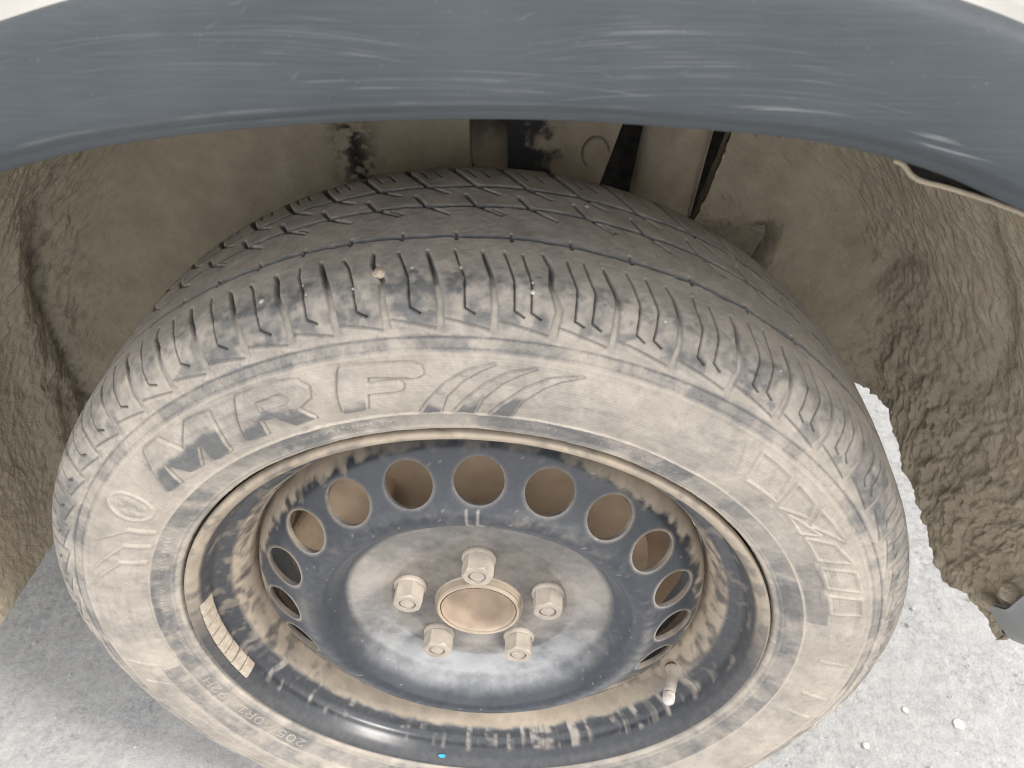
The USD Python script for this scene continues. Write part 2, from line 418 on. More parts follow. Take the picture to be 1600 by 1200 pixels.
    f = grid_faces(nu, nv)
    vv = v.reshape(-1, 3)
    n = normals(vv, f)
    if n[nu // 2 * nv + nv // 2, 1] > 0:
        f = f[:, ::-1]; n = -n
    put(CAR + "arch_cladding", vv, f, "scuffed_plastic", n, attrs={"scratch": scr.reshape(-1)}, label="grey plastic arch cladding with long pale scrapes")
    return path, nor, grow


arch, arch_n, arch_grow = cladding()


def bodywork():
    """Painted wing, flank and bonnet above the cladding, the nose on the right, the floor pan: what shades the wheel."""
    edge = arch + arch_n * (0.012 + (0.0592 - 0.012) * arch_grow)[:, None]
    k = np.linspace(0, len(edge) - 1, 260).astype(int)
    e = edge[k]
    # rays from the cladding's upper edge out to the panel border
    cen = np.array([0.0, 0.0])
    out = []
    ts = np.linspace(0, 1, 40)
    for p in e:
        d = p - cen; d /= np.linalg.norm(d)
        tb = 9.0
        for lim, ax in ((-1.25, 0), (0.66, 0), (0.66, 1), (-0.08, 1)):
            if abs(d[ax]) > 1e-6:
                t = (lim - p[ax]) / d[ax]
                if t > 1e-6:
                    tb = min(tb, t)
        out.append(p + (d * tb)[None] * (ts ** 1.5)[:, None] if tb < 9 else np.repeat(p[None], 40, 0))
    q = np.array(out)
    zh = q[..., 1]
    s = np.sqrt(((q - e[:, None]) ** 2).sum(-1))
    y = -0.0415 - 0.012 * sstep(s, 0.0, 0.03) + 0.02 * sstep(s, 0.03, 0.22) + 0.17 * sstep(zh, 0.40, 0.68) ** 2 + 0.25 * np.maximum(0, q[..., 0] - 0.5) / 0.2
    v = np.stack([q[..., 0], y, zh], -1)
    f = grid_faces(v.shape[0], v.shape[1])
    vv = v.reshape(-1, 3)
    n = normals(vv, f)
    if n[:, 1].mean() > 0:
        f = f[:, ::-1]; n = -n
    put(CAR + "painted_wing", vv, f, "silver_paint", n)
    bx = np.linspace(-1.25, 0.62, 40)
    by = np.linspace(0.06, 1.72, 40)
    gx, gy = np.meshgrid(bx, by, indexing="ij")
    z = 0.64 + 0.06 * np.sin(np.pi * (gy - 0.06) / 1.66) - 0.25 * sstep(gx, 0.2, 0.62)
    vv = np.stack([gx, gy, z], -1).reshape(-1, 3)
    f = grid_faces(40, 40)
    put(CAR + "bonnet", vv, f, "silver_paint", normals(vv, f))
    b = trimesh.creation.box(bounds=[(-1.25, 0.30, -0.06), (-0.50, 1.70, -0.045)])
    put(CAR + "floor_pan", b.vertices, b.faces, "underbody_black")
    b = trimesh.creation.box(bounds=[(-0.50, 0.42, 0.02), (0.47, 1.40, 0.05)])
    put(CAR + "engine_undertray", b.vertices, b.faces, "underbody_black")


bodywork()


# ------------------------------------------------------------------ wheel arch liner: felt and inner panel under dry mud
def half_width(z, a=0.432, c=0.436, n=2.3):
    return a * (1 - np.clip(np.maximum(z, 0) / c, 0, 0.999) ** n) ** (1 / n)


def arch_wall(side):
    """One side of the arch: the liner's wall from its outer edge inwards, rounding into the panel behind the wheel."""
    nz_, nu = 430, 460
    right = side == "right"
    if right:
        plan = np.array([(0.0, 0.0), (0.004, 0.06), (0.022, 0.14), (0.046, 0.20), (0.066, 0.245), (0.092, 0.264), (0.14, 0.267)])
    else:
        plan = np.array([(0.0, 0.0), (0.001, 0.09), (0.004, 0.17), (0.014, 0.215), (0.036, 0.248), (0.075, 0.263), (0.13, 0.268)])
    U = np.linspace(0, 1, nu)
    base = spline(plan, 0.001)
    L = np.r_[0, np.cumsum(np.hypot(*np.diff(base.T)))]
    split = 0.62
    T = np.linspace(0, 1, nz_)
    # wall part (u < split) follows the plan curve, the rest runs along the panel behind the wheel
    off = np.interp(U / split, L / L[-1], base[:, 0]); yb = np.interp(U / split, L / L[-1], base[:, 1])
    back = np.clip((U - split) / (1 - split), 0, 1)
    Tg, Ug = np.meshgrid(T, U, indexing="ij")
    if right:
        ylow = np.interp(yb, [0.0575, 0.0877, 0.109, 0.134, 0.16, 0.188, 0.195, 0.222, 0.243, 0.264], [-0.0465, -0.0640, -0.0566, -0.0379, -0.0161, 0.0012, 0.0150, 0.0440, 0.0530, 0.055])
    else:
        ylow = np.where(yb < 0.14, -0.066, -0.066 + 0.05 * sstep(yb, 0.14, 0.26))
    zlow = np.broadcast_to(ylow[None], Tg.shape)
    zt = 0.428
    z = zlow + (zt - zlow) * Tg
    aw = half_width(z)
    y = np.broadcast_to(yb[None], z.shape).copy()
    xin = (0.189 + 0.22 * (z - 0.30) - 0.0025 * (noise2(z, 0 * z, 140, 2, 68) - 0.5)) if right else 0.018 + 0 * z
    shrink = np.clip((aw - xin) / 0.16, 0.0, 1.0)
    xm = aw - off[None] * shrink
    xm = xm + (xin - xm) * back[None]
    if right:
        y0 = -0.028 + 0.076 * (1 - sstep(z, -0.02, 0.20))
        y = y0 + (0.267 - y0) * (y / 0.267)
        y = y + 0.0 * back[None]
    else:
        y = -0.028 + (0.268 + 0.028) * (y / 0.268)
        y = y + 0.018 * back[None] * sstep(xm, 0.0, 0.3)
    x = xm if right else -xm
    P = np.stack([x, y, z], -1)
    # normal of the smooth surface, towards the wheel
    du = np.gradient(P, axis=1); dt = np.gradient(P, axis=0)
    N = np.cross(du, dt); N /= np.maximum(np.linalg.norm(N, axis=-1, keepdims=True), 1e-9)
    to = np.array([0.0, 0.08, 0.0]) - P
    N *= np.sign((N * to).sum(-1, keepdims=True) + 1e-12)
    w = np.cumsum(np.linalg.norm(du, axis=-1), axis=1)                # metres along the wall
    low = 1 - sstep(z, 0.02, 0.22)
    wall = 1 - sstep(Ug, split * 0.80, split * 1.05)
    wr = 0.012 * (noise2(w, z, 42, 3, 25) - 0.5)
    d = np.full(x.shape, 0.95)
    if right:
        h = 0.012 * (noise2(w, z * 0.6, 17, 4, 21) - 0.5)
        h += 0.009 * (noise2(w + wr, z * 0.55 + 0.4 * w, 52, 4, 22) - 0.5) * (0.20 + 1.0 * low * wall)
        h += 0.0040 * (noise2(w + wr, z + wr, 170, 5, 23) - 0.5) * (0.35 + 0.9 * low * wall)
        h += 0.0034 * (noise2(w + wr, z * 0.45, 330, 2, 24) - 0.5)
        h -= 0.016 * (1 - sstep(y, -0.02, 0.03)) * sstep(z, 0.31, 0.36)
        g1 = np.exp(-((w - 0.165 - 0.10 * (0.22 - z)) / 0.010) ** 2) * sstep(z, 0.10, 0.15) * (1 - sstep(z, 0.30, 0.34))
        h -= 0.004 * g1; d -= 0.16 * g1
        g2 = np.exp(-((x - 0.335 - 0.05 * (z - 0.2)) / 0.005) ** 2) * sstep(z, 0.15, 0.17) * (1 - sstep(z, 0.21, 0.23))
        h -= 0.005 * g2; d -= 0.15 * g2
        q = np.hypot(x - 0.302, z - 0.197)
        h += 0.004 * np.exp(-(q / 0.008) ** 2) - 0.004 * np.exp(-(np.hypot(x - 0.302, z - 0.210) / 0.006) ** 2)
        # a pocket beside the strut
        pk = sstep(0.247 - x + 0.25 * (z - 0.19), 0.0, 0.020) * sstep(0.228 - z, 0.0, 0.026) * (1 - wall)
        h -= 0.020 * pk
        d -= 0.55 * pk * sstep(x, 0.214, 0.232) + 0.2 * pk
        # shaded rough mud low on the wall comes off darker, where it has flaked
        c = noise2(w, z, 95, 2, 31)
        h += 0.004 * sstep(c, 0.50, 0.7) * low * wall
        P[..., 2] += (1 - sstep(Tg, 0.0, 0.12)) * wall * 0.007 * (noise2(w, 0 * w, 48, 3, 41) - 0.5)
    else:
        h = 0.006 * (noise2(w, z, 14, 3, 62) - 0.5) + 0.0016 * (noise2(w, z, 210, 3, 14) - 0.5)
        zc = z
        rid = np.exp(-((w - 0.222 - 0.015 * np.sin(zc * 14)) / 0.016) ** 2) * (1 - sstep(z, 0.22, 0.32))
        tro = np.exp(-((w - 0.262 - 0.010 * np.sin(zc * 17 + 1)) / 0.009) ** 2) * (1 - sstep(z, 0.20, 0.30))
        h += 0.007 * rid - 0.006 * tro
        rough = np.exp(-((w - 0.262) / 0.045) ** 2) + 0.25 * wall
        h += rough * 0.011 * (noise2(w + wr, z + wr, 80, 5, 11) - 0.5) + 0.0022 * wall * (noise2(w, z * 0.5, 330, 2, 13) - 0.5)
        h += 0.007 * (1 - sstep(z - zlow, 0.010, 0.020)) * wall                       # turned hem
        d -= 0.30 * tro
        d -= 0.30 * sstep(noise2(w, z, 110, 5, 51), 0.50, 0.66) * np.exp(-((w - 0.268) / 0.03) ** 2)
        d -= 0.55 * sstep(noise2(w, z, 90, 4, 52), 0.46, 0.60) * (1 - sstep(w, 0.12, 0.185)) * sstep(z, 0.02, 0.10)
        fz = np.exp(-((x + 0.115 + 0.10 * (z - 0.30)) / 0.015) ** 2) * (1 - wall)
        d -= 0.85 * fz * sstep(noise2(x, z, 190, 5, 63), 0.42, 0.60) + 0.12 * fz
    Q = P + N * h[..., None]
    v1 = Q.reshape(-1, 3)
    f1 = grid_faces(nz_, nu)
    n1 = normals(v1, f1)
    flip1 = bool((n1 * N.reshape(-1, 3)).sum(1).mean() < 0)
    if flip1:
        f1 = f1[:, ::-1]; n1 = -n1
    # the sheet's back, coarser, and its edges
    M = len(v1)
    ii, jj = np.r_[np.arange(0, nz_ - 1, 8), nz_ - 1], np.r_[np.arange(0, nu - 1, 8), nu - 1]
    vb = (P - N * 0.016)[np.ix_(ii, jj)].reshape(-1, 3)
    fb = grid_faces(len(ii), len(jj))
    if flip1 is False:
        fb = fb[:, ::-1]
    idx = np.arange(M).reshape(nz_, nu)
    loop = np.r_[idx[:, 0], idx[-1, 1:], idx[::-1, -1][1:], idx[0, ::-1][1:-1]]
    ve = v1[loop] - N.reshape(-1, 3)[loop] * 0.010
    o = M + len(vb)
    e0 = np.arange(len(loop)); e1 = np.roll(e0, -1)
    strip = np.vstack([np.stack([loop, np.roll(loop, -1), e1 + o], 1), np.stack([loop, e1 + o, e0 + o], 1)])
    v = np.vstack([v1, vb, ve]); f = np.vstack([f1, fb + M, strip])
    n1 = np.vstack([n1, normals(vb, fb), normals(v, f)[o:]])
    dd = np.clip(np.r_[d.reshape(-1), np.full(len(vb), 0.6), d.reshape(-1)[loop]], 0, 1)
    put(CAR + ("arch_liner_001" if right else "arch_liner"), v, f, "mud_felt", n1, attrs={"dust": dd},
        label="arch liner caked with thick dry mud" if right else "arch liner under a smooth coat of brown dust")


arch_wall("left")
arch_wall("right")
roof = trimesh.creation.box(bounds=[(-0.20, -0.02, 0.437), (0.22, 0.35, 0.444)])
put(CAR + "arch_roof", roof.vertices, roof.faces, "underbody_black")


def sheet(path, pts_uv, mat, dust, label=None, thick=0.004, nrm=(0, -1, 0)):
    """A curved sheet given as a grid of points, with thickness."""
    g = np.asarray(pts_uv)
    nu, nv = g.shape[:2]
    v1 = g.reshape(-1, 3)
    f1 = grid_faces(nu, nv)
    if (normals(v1, f1) @ np.array(nrm)).mean() < 0:
        f1 = f1[:, ::-1]
    n1 = normals(v1, f1)
    N = len(v1)
    v = np.vstack([v1, v1 - n1 * thick])
    idx = np.arange(N).reshape(nu, nv)
    loop = np.r_[idx[:, 0], idx[-1, 1:], idx[::-1, -1][1:], idx[0, ::-1][1:-1]]
    a0, a1 = loop, np.roll(loop, -1)
    strip = np.vstack([np.stack([a0, a1, a1 + N], 1), np.stack([a0, a1 + N, a0 + N], 1)])
    f = np.vstack([f1, f1[:, ::-1] + N, strip, strip[:, ::-1]])[: 2 * len(f1) + len(strip)]
    d = np.r_[dust.reshape(-1), dust.reshape(-1)]
    put(CAR + path, v, f, mat, np.vstack([n1, -n1]), attrs={"dust": d}, label=label)


def inner_panels():
    # dark pocket with a rounded hump
    X = np.linspace(-0.02, 0.075, 90); Z = np.linspace(0.10, 0.43, 160)
    x, z = np.meshgrid(X, Z, indexing="ij")
    y = 0.325 - 0.035 * np.exp(-(((x - 0.0) / 0.028) ** 2 + ((z - 0.268) / 0.028) ** 2) ** 2) + 0.004 * (noise2(x, z, 60, 3, 64) - 0.5)
    d = 0.20 + 0.75 * np.exp(-((x - 0.0) / 0.03) ** 4 - ((z - 0.258) / 0.03) ** 4)
    sheet("pocket_panel", np.stack([x, y, z], -1), "dusty_panel", d, "dark recessed panel with a rounded hump")
    # tan panel with a pressed ring
    X = np.linspace(0.012, 0.1035, 150); Z = np.linspace(0.233, 0.43, 220)
    x, z = np.meshgrid(X, Z, indexing="ij")
    slant = 0.28 * (z - 0.30)
    x = x + slant * sstep(x, 0.03, 0.10)
    y = 0.276 + 0.003 * (noise2(x, z, 40, 3, 65) - 0.5)
    rr = np.hypot((x - 0.0835), (z - 0.2745) * 0.8)
    arc = sstep(np.sin(np.arctan2(z - 0.2745, x - 0.0835) - 0.6) , -0.75, -0.2)
    y += 0.0022 * arc * np.exp(-((rr - 0.0108) / 0.0010) ** 2)
    d = 0.96 - 0.95 * sstep(noise2(x, z, 110, 5, 66) * 0.07 + (0.040 - x), 0.022, 0.042) - 0.62 * arc * np.exp(-((rr - 0.0108) / 0.0009) ** 2)
    sheet("ring_panel", np.stack([x, y, z], -1), "dusty_panel", d, "tan dusted panel with a pressed ring")
    # suspension strut: bulging tan tube between two dark gaps
    ang = np.linspace(-1.75, 1.75, 90); Z = np.linspace(0.0, 0.43, 200)
    a, z = np.meshgrid(ang, Z, indexing="ij")
    cx = 0.152 + 0.10 * (z - 0.30)
    x = cx + 0.0285 * np.sin(a); y = 0.297 - 0.0285 * np.cos(a) + 0.0015 * (noise2(x, z, 60, 3, 67) - 0.5)
    d = 0.97 - 0.2 * sstep(np.abs(a), 1.0, 1.6)
    sheet("strut_tube", np.stack([x, y, z], -1), "dusty_panel", d, "tan dusted strut tube")
    # dark structure behind the gaps
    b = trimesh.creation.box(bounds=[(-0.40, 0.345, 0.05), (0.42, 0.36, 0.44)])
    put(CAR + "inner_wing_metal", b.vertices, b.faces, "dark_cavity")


inner_panels()


FLANGE = [(np.float64(0.1794), np.float64(0.4035)), (np.float64(0.1833), np.float64(0.402)), (np.float64(0.1863), np.float64(0.3991)), (np.float64(0.1889), np.float64(0.397)), (np.float64(0.1932), np.float64(0.3949)), (np.float64(0.2041), np.float64(0.3924)), (np.float64(0.2183), np.float64(0.3883)), (np.float64(0.2299), np.float64(0.3846)), (np.float64(0.2389), np.float64(0.3814)), (np.float64(0.2515), np.float64(0.3759))]


def liner_edge():
    """Loose liner flange showing below the cladding on the right, a dark gap above it."""
    line = spline(np.array(FLANGE), 0.002)
    zl = np.interp(line[:, 0], line[:, 0], line[:, 1])
    w = np.linspace(0, 1, 14)
    X, Wd = np.meshgrid(line[:, 0], w, indexing="ij")
    z = zl[:, None] + (0.016 + lip_z(X) - zl[:, None]) * Wd ** 1.5
    y = -0.029 + 0.035 * Wd
    sheet("liner_flange", np.stack([X, y, z], -1), "mud_felt", np.full(X.shape, 0.12) + 0.25 * (noise2(X, Wd, 60, 3, 71) - 0.5), "dark gap behind the loose edge of the liner", thick=0.0016, nrm=(0, -0.8, -0.6))
    p = np.stack([line[:, 0], np.full(len(line), -0.0305), zl + 0.0006 * (meshkit.noise(np.stack([line[:, 0] * 260, zl, zl], -1), 4) - 0.5)], 1)
    tube(p, 0.0011, "dusty_panel", CAR + "liner_bead", "pale edge bead of the loose liner", segs=8, attrs={"dust": 0.98})


liner_edge()


def sill_end():
    """Grey plastic end of the bumper at the foot of the muddy liner."""
    X = np.linspace(0.0, 0.085, 60); Z = np.linspace(0, 1, 50)
    k, zz_ = np.meshgrid(X, Z, indexing="ij")
    z = -0.026 + 0.010 * np.exp(-k / 0.006) - 0.10 * k + 0.20 * zz_
    x = 0.4185 + k + 0.010 * zz_
    y = 0.0475 - 0.020 * sstep(k, 0, 0.012) - 0.30 * k - 0.03 * zz_ + 0.012 * sstep(0.02 - zz_ * 0.2, 0, 0.02)
    v1 = np.stack([x, y, z], -1).reshape(-1, 3); f1 = grid_faces(60, 50)
    if normals(v1, f1)[:, 1].mean() > 0:
        f1 = f1[:, ::-1]
    n1 = normals(v1, f1); N = len(v1)
    v = np.vstack([v1, v1 - n1 * 0.004]); f = np.vstack([f1, f1[:, ::-1] + N])
    put(CAR + "bumper_end", v, f, "scuffed_plastic", np.vstack([n1, -n1]), attrs={"scratch": np.full(len(v), 0.8)}, label="grey plastic end of the bumper below the mud")


sill_end()


def clod(seed, r, flat=0.75):
    m = trimesh.creation.icosphere(3, 1.0)
    v = m.vertices.copy()
    n = meshkit.fbm(v * 1.6 + seed * 7.1, 4, seed)
    v *= (0.72 + 0.62 * n)[:, None]
    v[:, 2] *= flat
    return v * r, m.faces


for i, (px, py, pz, rad) in enumerate([(0.430, 0.060, 0.004, 0.010), (0.430, 0.072, -0.026, 0.008)]):
    v, f = clod(i + 3, rad)
    put(CAR + ("mud_clod" if i == 0 else f"mud_clod_{i:03d}"), v + [px, py, pz], f, "mud_felt", normals(v, f), attrs={"dust": np.full(len(v), 0.95)})


# ------------------------------------------------------------------ the wheel
UsdGeom.Xform.Define(stage, CAR + "wheel")
WH = CAR + "wheel/"
PITCH_LOW = np.array([-180, -174.2, -168.5, -163, -157.5, -152, -146, -140, -134, -128.5, -123, -117.5, -111.5, -105.5, -99.5, -93.5, -87.8, -82.2, -76.6, -71, -65.4, -60, -54.6, -49.2, -43.8, -38.4, -33.2, -28,
                      -22.75, -17.5, -12.4, -7.1, -1.75, 3.6, 9.5, 15.6, 22.2, 29.1, 36.0, 42.8, 49.4, 56.0, 62.4, 68.6, 74.6, 80.4, 86.2, 92, 97.8, 103.6, 109.6, 115.6, 121.6, 127.5, 133.4, 139.3, 145.2, 151, 157, 163, 169, 174.6])


def tyre():
    prof = np.array([(0.0155, 0.2175), (0.0075, 0.2205), (0.0015, 0.2222), (-0.0012, 0.2255), (-0.003, 0.232), (-.009, .25), (-.0105, .265), (-.008, .285), (-.001, .302), (.006, .311), (.014, .3165), (.03, .320),
                     (.06, .322), (.094, .3225), (.125, .3213), (.146, .3178), (.163, .311), (.176, .300), (.188, .287), (.196, .27), (.19, .24), (.176, .2205)])
    # arc length measured as in the traced marks: s = 0 at the rim flange
    ref = np.array([(0.0, .2195), (-.003, .232), (-.009, .25), (-.0105, .265), (-.008, .285), (-.001, .302), (.006, .311), (.014, .3165), (.03, .320), (.06, .322), (.094, .3225), (.13, .322), (.158, .320), (.172, .3165)])
    refs = np.r_[0, np.cumsum(np.hypot(*np.diff(ref.T)))]
    P = spline(prof, 0.0002)
    lp = np.r_[0, np.cumsum(np.hypot(*np.diff(P.T)))]
    # offset so that the point nearest (-.009,.25) has s = refs[2]
    k = np.argmin(np.hypot(P[:, 0] + .009, P[:, 1] - .25))
    sp = lp - lp[k] + refs[2]
    s = np.r_[np.linspace(sp[0], 0.002, 26)[:-1], np.arange(0.002, 0.150, 0.00058), np.arange(0.150, 0.262, 0.0010), np.linspace(0.263, sp[-1], 24)]
    yv = np.interp(s, sp, P[:, 0]); rv = np.interp(s, sp, P[:, 1])
    dy = np.gradient(yv, s); dr = np.gradient(rv, s)
    nl = np.hypot(dy, dr); ny, nr = -dr / nl, dy / nl                # outward
    thd = np.r_[np.arange(-134, -46, 0.14), np.arange(-46, 66, 0.1), np.arange(66, 118, 0.14), np.arange(118, 226, 1.2)]
    A, Sg = np.meshgrid(thd, s, indexing="ij")                       # degrees, metres
    A = np.where(A > 180, A - 360, A)
    R = np.broadcast_to(rv[None], A.shape)
    H = np.zeros(A.shape); D = np.zeros(A.shape); D[:] = 0.90
    wx = np.radians(A) * 0.30
    fine = (thd < 118)
    N1 = meshkit.fbm(np.stack([wx * 70, Sg * 70, 0 * wx], -1), 5, 3)
    N2 = meshkit.fbm(np.stack([wx * 24, Sg * 24, 0 * wx + 5], -1), 4, 4)
    N3 = meshkit.fbm(np.stack([wx * 260, Sg * 260, 0 * wx + 9], -1), 3, 6)
    # ---- where dust lies
    crown = sstep(Sg, 0.118, 0.132)
    D -= 0.02 * crown
    D -= 0.06 * crown * sstep(N2, 0.45, 0.6)
    sh = np.exp(-((Sg - 0.104) / 0.013) ** 2)                         # scuffed shoulder
    topw = np.exp(-(A / 62.0) ** 2) * 0.75 + 0.25
    D -= sh * topw * (0.12 + 0.32 * sstep(N1 * 0.65 + N2 * 0.35, 0.42, 0.60))
    lo = np.exp(-((Sg - 0.087) / 0.006) ** 2)
    D -= lo * 0.50 * sstep(N1, 0.47, 0.60)
    band = sstep(Sg, 0.0665, 0.0690) * (1 - sstep(Sg, 0.0758, 0.078))
    D -= band * 0.34 * sstep(N1 * 0.55 + N2 * 0.45, 0.42, 0.58)
    bead = 1 - sstep(Sg, 0.0215, 0.0245)
    D -= bead * (0.22 + 0.30 * sstep(N1 * 0.5 + N2 * 0.5, 0.42, 0.6))
    D += 0.42 * (1 - sstep(Sg, 0.0045, 0.0085)) * bead               # tan ring at the rim
    D -= 0.14 * sstep(N2, 0.56, 0.7) * (1 - crown)                    # worn patches on the flank
    low = sstep(np.abs(A + 4), 62, 100)
    D += 0.05 * low * (1 - bead)
    N4 = meshkit.fbm(np.stack([wx * 30, Sg * 260, 0 * wx + 21], -1), 4, 14)      # streaks round the flank
    N5 = meshkit.fbm(np.stack([wx * 620, Sg * 620, 0 * wx + 2], -1), 2, 15)
    D -= (0.09 * sstep(N4, 0.50, 0.66) * (1 - crown) + 0.06 * (N3 - 0.4)) * (0.5 + sstep(N2, 0.4, 0.6))
    D -= sh * topw * 0.5 * (N3 - 0.45) * 2 + 0.0 * N5
    D -= 0.07 * sstep(N3, 0.55, 0.70)
    # ---- even relief
    H += 0.00030 * (N5 - 0.5) + 0.0009 * (N2 - 0.5)
    H += 0.00055 * (N1 - 0.5) + 0.00035 * (N3 - 0.5)
    flank = sstep(Sg, 0.024, 0.027) * (1 - sstep(Sg, 0.066, 0.069))
    H += 0.00013 * np.sin(Sg * 2 * np.pi / 0.00185 + 1.2 * np.sin(wx * 6)) * flank

    def win(a0, a1, s0, s1):
        i = np.nonzero((thd >= a0) & (thd <= a1))[0]; j = np.nonzero((s >= s0) & (s <= s1))[0]
        if len(i) < 2 or len(j) < 2:
            return None
        return slice(i[0], i[-1] + 1), slice(j[0], j[-1] + 1)

    def line_dist(pts, pad):
        """Distance (metres) to a polyline of (degrees, s) points, and the position along it (0 to 1)."""
        pts = np.asarray(pts, float)
        pd = math.degrees(pad / 0.29)
        w = win(pts[:, 0].min() - pd, pts[:, 0].max() + pd, pts[:, 1].min() - pad, pts[:, 1].max() + pad)
        if w is None:
            return None
        rr = R[w]
        a, b = np.radians(A[w]) * rr, Sg[w]
        best = np.full(a.shape, 9.0); pos = np.zeros(a.shape)
        for q in range(len(pts) - 1):
            ax, ay = np.radians(pts[q, 0]) * rr, pts[q, 1]
            bx, by = np.radians(pts[q + 1, 0]) * rr, pts[q + 1, 1]
            dx, dy_ = bx - ax, by - ay
            t = np.clip(((a - ax) * dx + (b - ay) * dy_) / (dx * dx + dy_ * dy_ + 1e-12), 0, 1)
            d = np.hypot(a - ax - t * dx, b - ay - t * dy_)
            m = d < best
            best = np.where(m, d, best); pos = np.where(m, (q + t) / (len(pts) - 1), pos)
        return w, best, pos

    def cut(pts, wid, depth, dust=None, wid1=None, soft=0.0006):
        r_ = line_dist(pts, max(wid, wid1 or 0) + 0.004)
        if r_ is None:
            return
        w, d, pos = r_
        ww = wid + ((wid1 if wid1 is not None else wid) - wid) * pos
        k = 1 - sstep(d, ww / 2 - soft * 0.5, ww / 2 + soft)
        H[w] = np.minimum(H[w], H[w] * (1 - k) - depth * k)
        if dust is not None:
            dd = dust(pos) if callable(dust) else dust
            D[w] = D[w] * (1 - k) + dd * k

    def open_cut(pts, wid, wid1, depth):
        """Shoulder groove that runs out on the flank: dark and sharp above, filled with dust where it opens."""
        w, d, pos = line_dist(pts, wid1 + 0.004)
        ww = wid + (wid1 - wid) * pos
        k = (1 - sstep(d, ww / 2 - 0.0004, ww / 2 + 0.0006)) * (1 - sstep(pos, 0.90, 1.0))
        fill = sstep(pos, 0.25, 0.75)
        dep = depth * (1 - 0.62 * fill) * (1 - 0.25 * sstep(N1[w], 0.4, 0.65))
        H[w] = np.minimum(H[w], H[w] * (1 - k) - dep * k)
        D[w] = D[w] * (1 - k) + (0.06 + 0.80 * fill * (0.75 + 0.5 * N3[w]) - 0.35 * fill * np.exp(-((d - ww / 2) / 0.0006) ** 2)) * k

    def rise(pts, wid, hgt, dust=None, wid1=None):
        r_ = line_dist(pts, max(wid, wid1 or 0) + 0.003)
        if r_ is None:
            return
        w, d, pos = r_
        ww = wid + ((wid1 if wid1 is not None else wid) - wid) * pos
        k = 1 - sstep(d, ww / 2 - 0.0003, ww / 2 + 0.0006)
        H[w] += hgt * k
        if dust is not None:
            D[w] += dust * k

    def shape(poly, hgt, wear=None, buf=0.0):
        """Raised polygon in (degrees, s), worn bare below the height wear."""
        P_ = Polygon([(math.radians(a_) * 0.2655, b_) for a_, b_ in poly]).buffer(0)
        if buf:
            P_ = P_.buffer(-buf).buffer(2 * buf).buffer(-buf)
        x0, y0, x1, y1 = P_.bounds
        w = win(math.degrees((x0 - .003) / .2655), math.degrees((x1 + .003) / .2655), y0 - .003, y1 + .003)
        if w is None:
            return
        a, b = np.radians(A[w]) * 0.2655, Sg[w]
        pt = shapely.points(a.ravel(), b.ravel())
        ins = shapely.contains(P_, pt); shapely.prepare(P_)
        d = shapely.distance(P_.boundary, pt) * np.where(ins, 1, -1)
        d = d.reshape(a.shape)
        k = sstep(d, -0.0006, 0.0005)
        H[w] += hgt * k - 0.0006 * np.exp(-((d + 0.0007) / 0.0006) ** 2)
        D[w] -= 0.30 * np.exp(-((d + 0.0007) / 0.0006) ** 2)
        D[w] += 0.05 * np.exp(-(d / 0.0007) ** 2)
        if wear is not None:
            bare = sstep(wear - b + 0.016 * (N1[w] - 0.5) + 0.012 * (N2[w] - 0.5), -0.003, 0.004)
            D[w] -= k * sstep(d, 0.0, 0.0012) * (0.06 + 0.66 * bare)

    # ---- rings round the flank
    full = np.arange(-180, 181, 2.0)

    def ring(at, wid, hgt, dust=0.0):
        k = np.exp(-((Sg - at) / wid) ** 2)
        H[:] += hgt * k
        D[:] += dust * k
    ring(0.0755, 0.0006, -0.0007, -0.35)
    ring(0.0695, 0.0005, -0.0005, -0.2)
    ring(0.0665, 0.0009, 0.0005, 0.1)
    ring(0.0232, 0.0007, 0.0008, 0.5)
    ring(0.0085, 0.0010, 0.0006, 0.2)
    H += 0.0006 * (1 - sstep(Sg, 0.0225, 0.0240)) * sstep(Sg, 0.006, 0.008)
    # small cracks in the band under the tread
    H += -0.0005 * band * (np.abs(N3 - 0.5) < 0.012)
    # raised darker band stepping out on the right and lower left
    st = 1 - sstep(Sg, 0.0375, 0.0388)
    inb = ((A > 41) & (A < 77.5)) | (A < -99.5)
    stepk = st * inb * sstep(Sg, 0.024, 0.025)
    H += 0.0006 * stepk; D -= 0.30 * stepk * (0.3 + 0.9 * sstep(N1 * 0.5 + N2 * 0.5, 0.42, 0.6))
    cut([(33, 0.0245), (37.5, 0.0255), (39.5, 0.0385), (43, 0.0385)], 0.0010, -0.0006, 0.85)
    # ---- tread: grooves round the tyre
    for at, wid, dep, du in ((0.1437, 0.0023, 0.0042, 0.10), (0.1785, 0.0016, 0.0034, 0.08), (0.2046, 0.0018, 0.0036, 0.06)):
        wv = at + 0.0006 * np.sin(wx * 55) + 0.0016 * (N1 - 0.5) + 0.0008 * (N3 - 0.5)
        k = 1 - sstep(np.abs(Sg - wv), wid / 2 - 0.0005, wid / 2 + 0.0006)
        H = np.minimum(H, H * (1 - k) - dep * k)
        k = 1 - sstep(np.abs(Sg - wv), wid / 2 + 0.0004, wid / 2 + 0.0016)
        D = D * (1 - k) + (du - 0.25 + 0.5 * N3) * k
